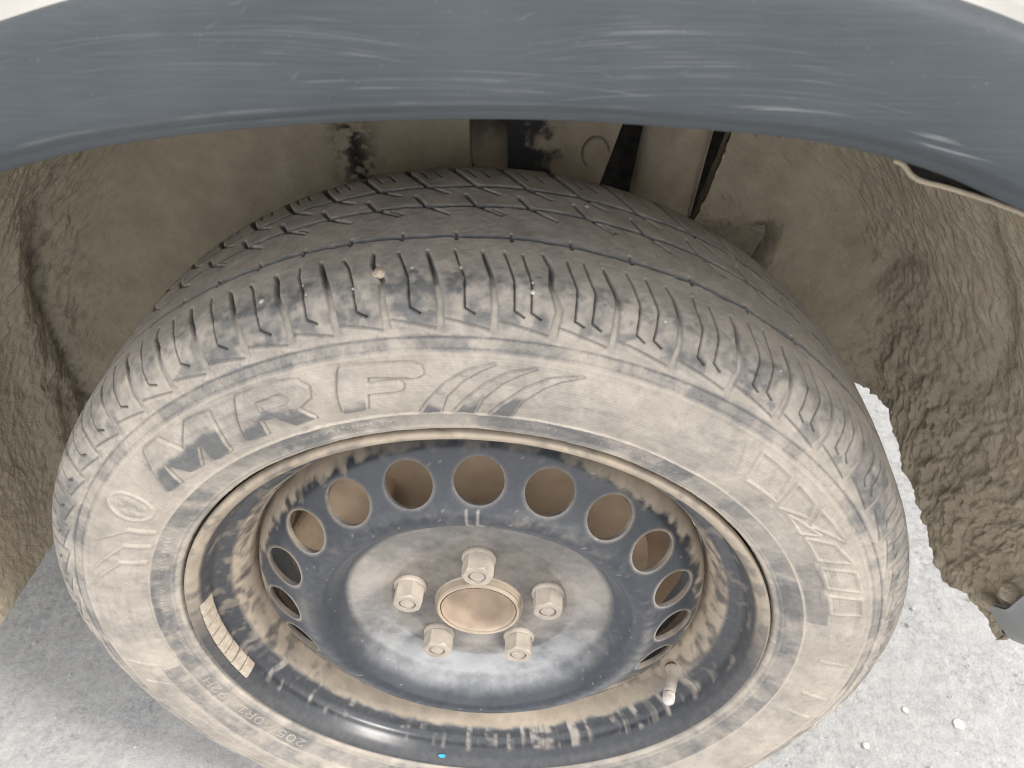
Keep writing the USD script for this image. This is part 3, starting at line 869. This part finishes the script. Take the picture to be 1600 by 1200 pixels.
    # ---- tread: pitch by pitch
    for i, a0 in enumerate(PITCH_LOW):
        a1 = PITCH_LOW[(i + 1) % len(PITCH_LOW)]
        if a1 < a0:
            a1 += 360
        p = a1 - a0
        if a0 > 112 or a0 < -130:
            continue
        jit = np.random.default_rng(500 + i)
        j = lambda q=0.15: jit.normal(0, q)
        two = a0 > 3
        # wide shoulder groove, dusty low down, dark above
        jw = jit.normal(0, 0.12)
        open_cut([(a0 - 1.75 + j(), 0.1290 + jit.normal(0, .0010)), (a0 - 1.25 + jw, 0.1205), (a0 - 0.45 - jw, 0.108), (a0 - 0.05 + jw, 0.094), (a0 + 0.05, 0.0785)], 0.0010, 0.0043 + jit.normal(0, .0003), 0.0046)
        # thin sipes
        for q in ((0.36, 0.64) if two else (0.5,)):
            b0 = a0 + p * q
            cut([(b0 - 1.7 + j(), 0.1290 + jit.normal(0, .001)), (b0 - 1.2, 0.1200), (b0 - 0.45 + j(.08), 0.108), (b0 - 0.25, 0.0915 + jit.normal(0, .0006)), (b0 + 0.75, 0.0883)], 0.0006, 0.0034, 0.05, wid1=0.0005, soft=0.0004)
        # foot of the block
        cut([(a0 + 0.55, 0.0857), (a0 + p * 0.5, 0.0832), (a0 + p - 0.5, 0.0806)], 0.0007, 0.0010, 0.30, soft=0.0004)
        rise([(a0 + 0.4, 0.0838), (a0 + p * 0.5, 0.0814), (a0 + p - 0.4, 0.0786)], 0.0018, 0.0004, 0.12)
        # lip of dust at the foot of the wide groove
        rise([(a0 - 0.9, 0.0776), (a0 + 0.9, 0.0770)], 0.0018, 0.0006, 0.1)
        # nicks over the first groove
        for q in (0.15,):
            cut([(a0 + p * q, 0.1475), (a0 + p * q + 0.15, 0.1405)], 0.0011, 0.0022, 0.10)
        # slanting cuts of the two middle ribs
        c0 = a0 + 0.55 * p
        cut([(c0 - 2.0, 0.1925), (c0 - 0.6, 0.1785), (c0 + 0.9, 0.1725), (c0 + 2.2, 0.1675)], 0.0016, 0.0026, 0.06, wid1=0.0005)
        cut([(c0 - 4.2, 0.236), (c0 - 2.4, 0.2170), (c0 - 0.9, 0.2040), (c0 + 1.6, 0.1940)], 0.0028, 0.0036, 0.06, wid1=0.0005)
        cut([(c0 - 4.6, 0.259), (c0 - 4.2, 0.236)], 0.0036, 0.0038, 0.05)
        for q in (0.33, 0.62):
            e0 = c0 + q * p
            cut([(e0 - 4.6, 0.238), (e0 - 3.0, 0.2195)], 0.0005, 0.0022, 0.22, soft=0.0005)
        if i % 2 == 0:
            cut([(c0 + 1.2, 0.1745), (c0 + 2.6, 0.1690)], 0.0008, 0.0012, 0.2)
    # ---- lettering and marks
    Fp = [(-15.4, .0313), (-14.6, .0470), (-13.2, .0630), (-5.0, .0612), (-4.1, .0590), (-4.0, .0545), (-4.8, .0520), (-10.4, .0548), (-10.8, .0500), (-7.0, .0505), (-6.5, .0480), (-6.7, .0450), (-7.6, .0434), (-11.1, .0440), (-12.0, .0323)]
    Rp = [(-30.0, .0330), (-28.6, .0470), (-26.5, .0628), (-21.0, .0628), (-18.6, .0610), (-17.6, .0550), (-18.2, .0480), (-20.3, .0430), (-18.9, .0325), (-22.3, .0318), (-23.9, .0425), (-25.8, .0430), (-26.7, .0315)]
    Rh = [(-24.6, .0545), (-21.2, .0550), (-20.8, .0512), (-21.4, .0490), (-25.0, .0488)]
    Mp = [(-47.6, .0345), (-45.2, .0490), (-42.8, .0635), (-39.8, .0635), (-38.2, .0490), (-34.6, .0628), (-30.9, .0612), (-32.0, .0470), (-33.4, .0318), (-36.8, .0318), (-35.7, .0470), (-39.0, .0335), (-41.2, .0345), (-42.6, .0490), (-44.4, .0328)]
    shape(Fp, 0.0014, 0.0385, 0.0011); shape(Rp, 0.0014, 0.0435, 0.0010); shape(Rh, -0.0014)
    shape(Mp, 0.0014, 0.0480, 0.0008)
    for dt, tip in ((0.0, 0.0), (4.5, 0.0), (9.2, 0.6)):
        shape([(-5.4 + dt, .0240), (-4.0 + dt, .0350), (-1.6 + dt, .0478), (1.0 + dt, .0565), (3.9 + dt + tip, .0612), (2.4 + dt, .0570), (0.4 + dt, .0500), (-1.7 + dt, .0385), (-2.7 + dt, .0240)], 0.0010, 0.0330 + 0.002 * dt / 4)
    # oval badge, worn past reading
    w = win(-59, -48, 0.026, 0.07)
    e = np.hypot(np.radians(A[w] + 54.2) * 0.2655 / 0.0132, (Sg[w] - 0.0475) / 0.0150)
    H[w] += 0.0012 * np.exp(-((e - 0.95) / 0.07) ** 2) + 0.0018 * (N1[w] - 0.42) * (1 - sstep(e, 0.55, 0.75)) * 4
    D[w] += 0.12 * np.exp(-((e - 0.95) / 0.1) ** 2) - 0.25 * (1 - sstep(e, 0.5, 0.8)) * sstep(N1[w], 0.45, 0.6)
    # fins below the badge
    for a0_, a1_, s1_ in ((-58.7, -64.4, .0600), (-62.8, -72.6, .0626), (-67.3, -75.2, .0602)):
        m_ = (a0_ + a1_) / 2
        rise([(a0_, .0270), (a0_ - 0.6, .0420), (m_ - 1.2, .0545), (a1_, s1_)], 0.0038, 0.0013, 0.08, wid1=0.0008)
    # framed marks on the right
    for box in ([(37.6, .0620), (43.4, .0608), (45.8, .0424), (39.6, .0412), (37.6, .0620)], [(44.9, .0602), (49.6, .0590), (51.4, .0505), (47.0, .0405), (44.9, .0602)],
                [(51.2, .0590), (59.0, .0615), (53.0, .0480), (51.2, .0590)], [(49.0, .0420), (55.6, .0500), (53.6, .0400), (49.0, .0420)],
                [(55.0, .0410), (58.2, .0540), (63.6, .0600), (60.4, .0405), (55.0, .0410)], [(62.4, .0405), (65.6, .0600), (70.4, .0610), (67.6, .0400), (62.4, .0405)],
                [(69.6, .0400), (72.2, .0612), (76.0, .0612), (74.4, .0400), (69.6, .0400)]):
        rise(box, 0.0014, 0.0012, 0.08)
    rise([(35.2, .0626), (38.0, .0417)], 0.0030, 0.0007, 0.08)
    for a_ in (-98, -104, 88, 98, 104):
        rise([(a_, .040), (a_ + 1.5, .060)], 0.003, 0.0006, 0.06)
    # small lettering on the bead band, worn to squiggles
    jit = np.random.default_rng(77)
    for a_start, a_end, at in ((-24, -10, .0165), (5, 13, .0165), (19, 36, .0150), (-70, -60, .0160), (-86, -76, .0150), (-98, -90, .0120)):
        a_ = a_start
        while a_ < a_end:
            n_ = jit.integers(2, 4)
            pts = [(a_ + jit.uniform(0, .55), at + jit.uniform(-.0019, .0019)) for _ in range(n_)]
            rise(pts, 0.0008, 0.0005, 0.22)
            a_ += jit.uniform(0.55, 0.95) + (0.9 if jit.random() < 0.16 else 0)
    # ---- put it together; the tyre settles on the road and bulges beside it
    Rr = rv[None] + nr[None] * H
    Yy = yv[None] + ny[None] * H
    dev = np.abs(((A - 180 + 180) % 360) - 180)                       # degrees from the contact patch
    bul = 0.0155 * np.exp(-(dev / 52.0) ** 2)
    side = np.clip((Rr - 0.222) / 0.04, 0, 1) * np.clip((0.319 - Rr) / 0.02, 0, 1)
    Yy = Yy - bul * side * np.where(Sg < 0.12, 1, -1)
    t = np.radians(A)
    V = np.stack([Rr * np.sin(t), Yy, np.maximum(Rr * np.cos(t), -HUB - 0.001)], -1)
    nu, nv = A.shape
    f = grid_faces(nu, nv, wrap=True)
    v = V.reshape(-1, 3)
    n = normals(v, f)
    mid = (nu // 3) * nv + nv // 2
    if (n[mid] * np.array([np.sin(t[nu // 3, 0]), 0, np.cos(t[nu // 3, 0])])).sum() < 0:
        f = f[:, ::-1]; n = -n
    put(WH + "tyre", v, f, "dusty_rubber", n, attrs={"dust": np.clip(D, 0.10, 1).reshape(-1)}, label="dust-coated black tyre with worn tread and raised letters")
    return lambda a_, s_: (np.interp(s_, s, rv), np.interp(s_, s, yv), np.interp(s_, s, nr), np.interp(s_, s, ny))


on_tyre = tyre()


def tyre_text(text, a0, a1, s0, height, name, label):
    """Raised lettering bent round the bead band, reading from a0 to a1 (degrees), feet towards the axle when a1 > a0."""
    m = meshkit.text_mesh(text, height, 0.0008)
    v = m.vertices.copy()
    v[:, 0] -= v[:, 0].min()
    k = v[:, 0].max()
    a = np.radians(a0 + (a1 - a0) * v[:, 0] / k)
    s_ = s0 + v[:, 1] * (1 if a1 > a0 else -1)
    r, y, nr_, ny_ = on_tyre(a, s_)
    dev = 180 - np.abs(np.degrees(a))
    bul = 0.0155 * np.exp(-(dev / 52.0) ** 2) * np.clip((r - 0.222) / 0.04, 0, 1)
    h = v[:, 2] + 0.0002
    p = rot(r + nr_ * h, y + ny_ * h - bul, a)
    f = m.faces
    put(WH + name, p, f, "dusty_rubber", None, attrs={"dust": np.full(len(p), 0.78)}, label=label)


tyre_text("205/60R16 92H", -136.5, -106.0, 0.0125, 0.0072, "size_lettering", "raised tyre size lettering")


# ------------------------------------------------------------------ steel rim
def rim():
    vis = np.array([(.2193, .0060), (.2197, .0015), (.2191, -.0010), (.2172, -.0016), (.2140, .0005), (.2112, .0040), (.2090, .0085), (.2072, .0130), (.2058, .0180), (.2030, .0215), (.1985, .0235),
                    (.1948, .0258), (.1910, .0310), (.1872, .0380), (.1845, .0450), (.1828, .0530), (.1820, .0750), (.1900, .1100), (.2000, .1500), (.2050, .1650), (.2180, .1720)])
    vis = spline(vis, 0.0013)
    tn = np.gradient(vis, axis=0); tn /= np.linalg.norm(tn, axis=1)[:, None]
    off = vis + np.stack([-tn[:, 1], tn[:, 0]], 1) * -0.003
    out = off if off[60, 0] > vis[60, 0] else vis + np.stack([-tn[:, 1], tn[:, 0]], 1) * 0.003
    T = np.radians(np.arange(0, 360, 0.5))
    g1 = np.stack([rot(r, y, T) for r, y in vis], 1)
    g2 = np.stack([rot(r, y, T) for r, y in out], 1)
    n_, m_ = g1.shape[:2]
    f1 = grid_faces(n_, m_, wrap=True)
    v1 = g1.reshape(-1, 3); v2 = g2.reshape(-1, 3)
    nn = normals(v1, f1)
    c = 100 * 1 + 40
    # inner face looks towards the axle
    k = np.argmin(abs(vis[:, 1] - 0.045))
    i0 = k
    if nn[i0] @ np.array([0, 0, 1.0]) > 0:
        f1 = f1[:, ::-1]; nn = -nn
    v = np.vstack([v1, v2]); f = np.vstack([f1, f1[:, ::-1] + len(v1)])
    rr = np.hypot(v[:, 0], v[:, 2]); th = np.degrees(np.arctan2(v[:, 0], v[:, 2])); yy = v[:, 1]
    down = sstep(-v[:, 2] / rr, -0.2, 0.9)                            # 1 at the bottom of the ring
    nz = meshkit.fbm(np.stack([th * 0.16, yy * 40, rr * 60], -1), 4, 81)
    streak = meshkit.fbm(np.stack([th * 0.75, yy * 8, 0 * th], -1), 3, 82)
    up_ = sstep(v[:, 2] / rr, -0.15, 0.35)
    nl = meshkit.fbm(np.stack([rr * 90 * np.sin(np.radians(th)), yy * 110, rr * 90 * np.cos(np.radians(th))], -1), 5, 87)
    D = 0.02 + 0.06 * nz
    edge_ = np.maximum(up_ * (0.55 + 0.6 * sstep(nl, 0.36, 0.5)), 0.9 * sstep(rr, 0.2172, 0.2190))
    D += 0.92 * sstep(rr, 0.2095, 0.2118) * (0.05 + 0.66 * edge_) * (yy < 0.01)
    near = (1 - sstep(rr, 0.1845, 0.1875)) * (yy < 0.07)
    ledge = (1 - sstep(rr + 0.004 * (nl - 0.5), 0.1925, 0.1955)) * (yy < 0.07)
    D += near * (0.45 + 0.5 * sstep(nl, 0.35, 0.5))
    D += (ledge - near).clip(0) * np.maximum(0.80 * down ** 2, 0.16 + 0.62 * sstep(nl + 0.10 * sstep(np.abs(th), 50, 70), 0.42, 0.70))
    lowr = sstep(np.abs(th), 90, 125)
    st_ = sstep(streak, 0.46, 0.68) * sstep(nl + 0.12 * np.sin(np.radians(th * 3.1)), 0.40, 0.66)
    D += (1 - ledge) * sstep(yy, 0.009, 0.013) * (yy < 0.030) * (0.72 * st_ * lowr + 0.30 * sstep(nl, 0.52, 0.66) * (1 - lowr))
    put(WH + "steel_rim", v, f, "dusty_black_steel", np.vstack([nn, -nn]), attrs={"dust": np.clip(D, 0, 1), "chalk": 0.35 * lowr * (1 - ledge)}, label="black steel rim with a sandy inner ledge")

    face = np.array([(.0300, .0400), (.0305, .0290), (.0308, .0264), (.0322, .0258), (.0332, .0275), (.0345, .0335), (.0440, .0350), (.0600, .0352), (.0760, .0350), (.0860, .0342), (.0960, .0328), (.1030, .0316),
                     (.1080, .0292), (.1125, .0240), (.1170, .0172), (.1210, .0122), (.1255, .0100), (.1305, .0098), (.1350, .0112), (.1420, .0158), (.1541, .0234), (.1660, .0306), (.1728, .0362), (.1772, .0430), (.1797, .0505), (.1808, .0560)])
    face = spline(face, 0.0014)
    tn = np.gradient(face, axis=0); tn /= np.linalg.norm(tn, axis=1)[:, None]
    back = face + np.stack([-tn[:, 1], tn[:, 0]], 1) * 0.0040
    if back[len(face) // 2, 1] < face[len(face) // 2, 1]:
        back = face - np.stack([-tn[:, 1], tn[:, 0]], 1) * 0.0040
    back = back[2:-1]
    poly = Polygon(np.vstack([face, back[::-1]])).buffer(0)
    if poly.geom_type != "Polygon":
        poly = max(poly.geoms, key=lambda g: g.area)
    ring_ = np.array(shapely.geometry.polygon.orient(poly).exterior.coords)[:-1]
    disc = revolve(ring_, 540)
    holes = []
    HR = 0.0170
    for k in range(20):
        t = 0.0330 + k * 2 * math.pi / 20
        c = m3.Manifold.cylinder(0.026, HR, HR, 72, True)
        # axis leans with the sloping face
        lean = math.radians(-31)
        M = trimesh.transformations.rotation_matrix(math.pi / 2, [1, 0, 0])
        L = trimesh.transformations.rotation_matrix(lean, [1, 0, 0])
        Rm = trimesh.transformations.rotation_matrix(t, [0, 1, 0])
        full = Rm @ trimesh.transformations.translation_matrix([0, 0.0234, 0.1541]) @ L @ M
        holes.append(c.transform(full[:3]))
    disc = disc - m3.Manifold.batch_boolean(holes, m3.OpType.Add)
    small = []
    for k in range(4):
        t = math.radians(36 + 90 * k + 12)
    v, f, n = meshkit.arrays(disc, 32)
    rr = np.hypot(v[:, 0], v[:, 2]); tt = np.arctan2(v[:, 0], v[:, 2]); th = np.degrees(tt)
    # distance to the nearest hole rim
    hk = np.round((tt - 0.033) / (2 * math.pi / 20)) * (2 * math.pi / 20) + 0.033
    hd = np.hypot((tt - hk) * rr, (rr - 0.1541) * 1.17) - HR
    nz = meshkit.fbm(v * 55, 4, 83); n5 = meshkit.fbm(v * 16, 4, 84); nf = meshkit.fbm(v * 190, 3, 85)
    bot = sstep(-np.cos(tt), -0.25, 0.95)
    D = 0.01 + 0.03 * nz
    # dusty floor and lower half of the bowl
    floor = (1 - sstep(rr + 0.004 * (n5 - 0.5), 0.101, 0.108)) * (rr < 0.115)
    patch = sstep(nz * 0.5 + n5 * 0.5 + 0.10 * bot, 0.38, 0.68)
    D += floor * (0.24 + 0.46 * patch * (0.45 + 0.55 * bot) + 0.22 * (rr > 0.077) * np.maximum(bot, 0.35))
    D += 0.35 * floor * np.exp(-((np.abs(th) - 75) / 22) ** 2) * (rr > 0.070)
    D += sstep(rr, 0.100, 0.108) * (1 - sstep(rr + 0.008 * (n5 - 0.5), 0.110, 0.118)) * bot ** 2 * 0.60 * (0.4 + 0.6 * patch)
    chalk = (0.45 + 0.55 * sstep(rr, 0.066, 0.084)) * (0.45 + 0.55 * bot) * (rr < 0.15) * (rr > 0.036) * 0.9
    D += (rr < 0.0352) * 0.75
    # chalky scuff round the ridge
    D += np.exp(-((rr - 0.1335) / 0.0060) ** 2) * 0.24 * sstep(nf * 0.35 + n5 * 0.65, 0.38, 0.66) * (0.6 + 0.6 * (th > 10))
    # dusty rims of the holes
    D += 0.60 * np.exp(-(hd / 0.0014) ** 2) * (v[:, 1] < 0.06) * (0.45 + 0.55 * sstep(np.abs(th), 20, 60))
    # sandy fringe at the outer edge, most on both sides
    fr = sstep(rr + 0.016 * (meshkit.fbm(np.stack([th * 0.45, rr * 160, 0 * th], -1), 5, 86) - 0.5), 0.1715, 0.1765)
    D += fr * 0.75 * (0.25 + 0.75 * sstep(np.abs(th), 12, 40))
    # run marks below the top hole
    for a_, r0_, r1_ in ((-1.2, 0.122, 0.137), (1.9, 0.124, 0.137), (3.0, 0.1235, 0.125)):
        D += 0.6 * np.exp(-(((th - a_) * 0.0023) / 0.0007) ** 2) * (rr > r0_) * (rr < r1_)
    D += 0.6 * np.exp(-((rr - 0.1235) / 0.0008) ** 2) * ((th > -1.5) & (th < 0.4) | (th > 1.7) & (th < 4.4))
    specks = (meshkit.noise(v * 420, 88) > 0.93)
    D += 0.35 * specks
    put(WH + "wheel_disc", v, f, "dusty_black_steel", n, attrs={"dust": np.clip(D, 0, 1), "chalk": chalk}, label="black steel wheel disc pierced by a ring of round holes")


rim()


def hub_cap():
    """Dusty spindle end seen in the centre bore: a shallow cup."""
    prof = spline(np.array([(0.0005, 0.0600), (0.010, 0.0580), (0.020, 0.0520), (0.0258, 0.0430), (0.0275, 0.0340), (0.0284, 0.0285), (0.0296, 0.0268)]), 0.0008)
    T = np.radians(np.arange(0, 360, 2.0))
    g = np.stack([rot(r, y, T) for r, y in prof], 1)
    g[..., 1] += 0.0012 * (meshkit.fbm(g * 130, 3, 90) - 0.5)
    v = g.reshape(-1, 3); f = grid_faces(len(T), len(prof), wrap=True)
    n = normals(v, f)
    if n[:, 1].mean() > 0:
        f = f[:, ::-1]; n = -n
    D = 0.85 + 0.15 * meshkit.fbm(v * 80, 3, 91)
    put(WH + "hub_centre", v, f, "bore_dust", n, attrs={"dust": np.clip(D, 0, 1)}, label="brown dusty hub cup inside the centre bore")


hub_cap()


def nq_(n):
    return np.stack([n[:, 0], -n[:, 2], n[:, 1]], 1)


def lug_nut(k):
    t = 0.0262 + k * 2 * math.pi / 5
    # open-ended hexagon nut with a flared seat, the stud end showing
    hexr = 0.0121
    hex_ = m3.CrossSection([[(hexr * math.cos(a), hexr * math.sin(a)) for a in np.radians(np.arange(0, 360, 60) + 17 * k + 5)]])
    body = m3.Manifold.extrude(hex_, 0.0185)
    cone = m3.Manifold.revolve(m3.CrossSection([[(0, -0.001), (0.0135, -0.001), (0.0135, 0.013), (0.0122, 0.0168), (0.0100, 0.0186), (0, 0.0186)]]), 64)
    body = body ^ cone
    seat = m3.Manifold.revolve(m3.CrossSection([[(0, -0.004), (0.0112, -0.004), (0.0130, 0.0008), (0.0129, 0.0026), (0.0118, 0.0042), (0, 0.0042)]]), 48)
    bore = m3.Manifold.cylinder(0.01, 0.0068, 0.0068, 40).translate((0, 0, 0.0163))
    stud = m3.Manifold.revolve(m3.CrossSection([[(0, 0.005), (0.0058, 0.005), (0.0058, 0.0172), (0.0050, 0.0180), (0, 0.0182)]]), 40)
    nut = (body + seat) - bore + stud
    nut = nut.refine_to_length(0.0013)
    v, f, n = meshkit.arrays(nut, 35)
    d = np.array([(0, 0, 0)])
    cen = np.array([0.05715 * math.sin(t), 0.0353, 0.05715 * math.cos(t)])
    q = np.stack([v[:, 0], -v[:, 2], v[:, 1]], 1) + cen
    q = q + nq_(n) * (0.0007 * (meshkit.fbm(q * 260, 3, 70 + k) - 0.5))[:, None]
    nq = np.stack([n[:, 0], -n[:, 2], n[:, 1]], 1)
    D = 0.70 + 0.42 * (meshkit.fbm(q * 150, 4, 92 + k) - 0.4) + 0.18 * nq[:, 2]
    put(WH + ("lug_nut" if k == 0 else f"lug_nut_{k:03d}"), q, f, "sandy_steel", nq, attrs={"dust": np.clip(D, 0, 1)})


for k in range(5):
    lug_nut(k)


def balance_weights():
    """Row of small stick-on and clip weights on the rim's left edge."""
    seg = np.linspace(-82.5, -111.0, 9)
    for i in range(8):
        a0, a1 = np.radians(seg[i] - 0.25), np.radians(seg[i + 1] + 0.25)
        ts = np.linspace(a0, a1, 8)
        jig = np.random.default_rng(300 + i)
        lift = jig.uniform(-0.0003, 0.0003)
        prof = spline(np.array([(0.2122, 0.0040), (0.2105, 0.0022), (0.2085, 0.0030), (0.2062, 0.0100), (0.2058, 0.0140), (0.2068, 0.0160)]), 0.0012) + [lift, lift]
        base = np.array([[0.2085, 0.0100]])
        g = np.stack([rot(r, y, ts) for r, y in prof], 1)
        v1 = g.reshape(-1, 3)
        nu, nv = g.shape[:2]
        f1 = grid_faces(nu, nv)
        caps = []
        vs = [v1]
        off = len(v1)
        for e, tt in ((0, a0), (nu - 1, a1)):
            vs.append(rot(np.array([0.2095]), np.array([0.0090]), np.array([tt])))
            ids = np.arange(nv) + e * nv
            for q in range(nv - 1):
                caps.append((ids[q], ids[q + 1], off)); caps.append((ids[q + 1], ids[q], off))
            off += 1
        v = np.vstack(vs) + 0
        v = v + 0.0004 * (meshkit.fbm(v * 300, 2, 95)[:, None] - 0.5)
        f = np.vstack([f1, caps[::2]])
        put(WH + ("balance_weight" if i == 0 else f"balance_weight_{i:03d}"), v, f, "weight_white")


balance_weights()


def valve():
    t = math.radians(118.3)
    a = rot(np.array([0.1915]), np.array([0.036]), np.array([t]))[0]
    b = rot(np.array([0.1835]), np.array([0.012]), np.array([t + 0.008]))[0]
    c = rot(np.array([0.1815]), np.array([0.002]), np.array([t + 0.010]))[0]
    tube(a + (b - a) * np.linspace(0, 1, 12)[:, None], np.r_[0.0085, 0.0082, 0.0065, 0.0056, np.full(8, 0.0050)], "sandy_steel", WH + "valve_stem", "dusty rubber valve stem", attrs={"dust": 0.8})
    tube(b + (c - b) * np.linspace(0, 1, 8)[:, None], np.r_[0.0046, 0.0052, 0.0053, 0.0053, 0.0052, 0.0050, 0.0042, 0.0025], "cap_white", WH + "valve_cap", "pale plastic valve cap")


valve()
t_ = math.radians(190.6)
v, f = clod(44, 0.0034, 0.9)
v[:, 1] *= 0.35
put(WH + "paint_dot", v + rot(np.array([0.2098]), np.array([0.0038]), np.array([t_]))[0], f, "blue_paint", normals(v, f), label="small bright blue paint dot")


def brake():
    """Dust-brown brake disc, its shield and the caliper behind the pierced wheel disc."""
    d = m3.Manifold.cylinder(0.012, 0.138, 0.138, 120).rotate((-90, 0, 0)).translate((0, 0.078, 0))
    d = d.refine_to_length(0.006)
    v, f, n = meshkit.arrays(d, 30)
    D = 0.75 + 0.4 * (meshkit.fbm(v * 40, 3, 101) - 0.3)
    put(WH + "brake_disc", v, f, "brown_brake", n, attrs={"dust": np.clip(D, 0, 1)}, label="brown dusty brake disc behind the holes")
    prof = spline(np.array([(0.120, 0.100), (0.150, 0.098), (0.168, 0.092), (0.174, 0.088)]), 0.003)
    T = np.radians(np.arange(-180, 181, 1.5))
    g = np.stack([rot(r, y, T) for r, y in prof], 1)
    g[..., 1] += 0.004 * (meshkit.fbm(g * 40, 3, 102) - 0.5)
    v = g.reshape(-1, 3); f = grid_faces(len(T), len(prof))
    v = np.vstack([v, v + [0, 0.003, 0]]); f = np.vstack([f, f[:, ::-1] + len(v) // 2])
    put(WH + "brake_shield", v, f, "brown_brake", normals(v, f), attrs={"dust": np.full(len(v), 0.9)}, label="rusty brown brake shield")
    pts = [rot(np.array([r]), np.array([y]), np.array([a]))[0] for r, y, a in ((0.118, 0.065, math.radians(-78)), (0.118, 0.065, math.radians(-40)), (0.150, 0.070, math.radians(-76)), (0.150, 0.070, math.radians(-42)),
                                                                            (0.118, 0.11, math.radians(-78)), (0.118, 0.11, math.radians(-40)), (0.150, 0.11, math.radians(-76)), (0.150, 0.11, math.radians(-42)))]
    b = m3.Manifold.batch_hull([m3.Manifold.sphere(0.010, 20).translate(tuple(p)) for p in pts]).refine_to_length(0.005)
    v, f, n = meshkit.arrays(b, 40)
    put(WH + "brake_caliper", v, f, "brown_brake", n, attrs={"dust": np.full(len(v), 0.8)}, label="dark brake caliper")


brake()


# ------------------------------------------------------------------ stones
def stone(path, p, r, mat, seed, label, cat="pebble", group=None, squash=0.7, hub=True):
    v, f = clod(seed, r, squash)
    pr = put(path, v + p, f, mat, normals(v, f), hub=hub)
    tag(pr, label, cat, group)


def tread_stone(i, a, s_, r, mat, label, group=None, sink=0.0010):
    rr, y, nr_, ny_ = on_tyre(0, s_)
    t = np.array([math.radians(a)])
    p = rot(np.array([rr - nr_ * sink]), np.array([y - ny_ * sink]), t)[0]
    stone("/World/pebble" + ("" if i == 0 else f"_{i:03d}"), p, r, mat, 200 + i, label, "pebble", group)


tread_stone(0, -7.75, 0.1135, 0.0036, "tan_stone", "tan pebble wedged in a wide shoulder groove, largest stone in the tread")
tread_stone(1, 12.3, 0.1945, 0.0022, "pale_stone", "white pebble on the top ribs of the tread, right of the crown")
tread_stone(2, -19.9, 0.109, 0.0021, "pale_stone", "white grit in a thin cut on the tyre's left shoulder")
for q, (a, s_) in enumerate([(-10.2, 0.1045), (-4.55, 0.1080), (-4.6, 0.1150), (0.25, 0.108), (0.0, 0.1155), (7.05, 0.1025), (7.0, 0.1085), (5.2, 0.1190), (-15.3, 0.1125), (20.2, 0.103), (34.0, 0.106), (-14.95, 0.106)]):
    tread_stone(3 + q, a, s_, 0.0010 + 0.0003 * (q % 3), "pale_stone", "tiny pale grit lodged in the thin shoulder cuts", "grit in the tread cuts")


def road_stones():
    spots = [(0.524, 0.112, 0.006, "pale_stone", "whitish flat stone chip on the bright road at the lower right"),
             (0.470, 0.126, 0.0035, "pale_stone", "small pale chip on the bright road between the tyre and the whitish flat stone"),
             (0.413, 0.083, 0.0035, "pale_stone", "small pale chip on the road just below the right side of the tyre")]
    for i, (x, y, r, m, l) in enumerate(spots):
        stone("/World/stone" + ("" if i == 0 else f"_{i:03d}"), np.array([x, y, -0.0022]), r, m, 240 + i, l, "stone", None, 0.20, hub=False)
    r = np.random.default_rng(12)
    V, Fc, o = [], [], 0
    m = trimesh.creation.icosphere(1, 1.0)
    for i in range(2200):
        x, y = r.uniform(-1.0, 1.2), r.uniform(-0.2, 1.2)
        if abs(x) < 0.2 and y < 0.25:
            continue
        rad = 0.0007 + 0.0018 * r.random() ** 3
        v = m.vertices * (0.75 + 0.5 * meshkit.noise(m.vertices * 1.7 + i, 7))[:, None] * rad * [1, 1, 0.7]
        V.append(v + [x, y, rad * 0.3 - 0.001]); Fc.append(m.faces + o); o += len(v)
    p = put("/World/road_grit", np.vstack(V), np.vstack(Fc), "grit_grey", kind="stuff", hub=False)
    tag(p, "loose fine grit strewn over the asphalt", "grit")


road_stones()
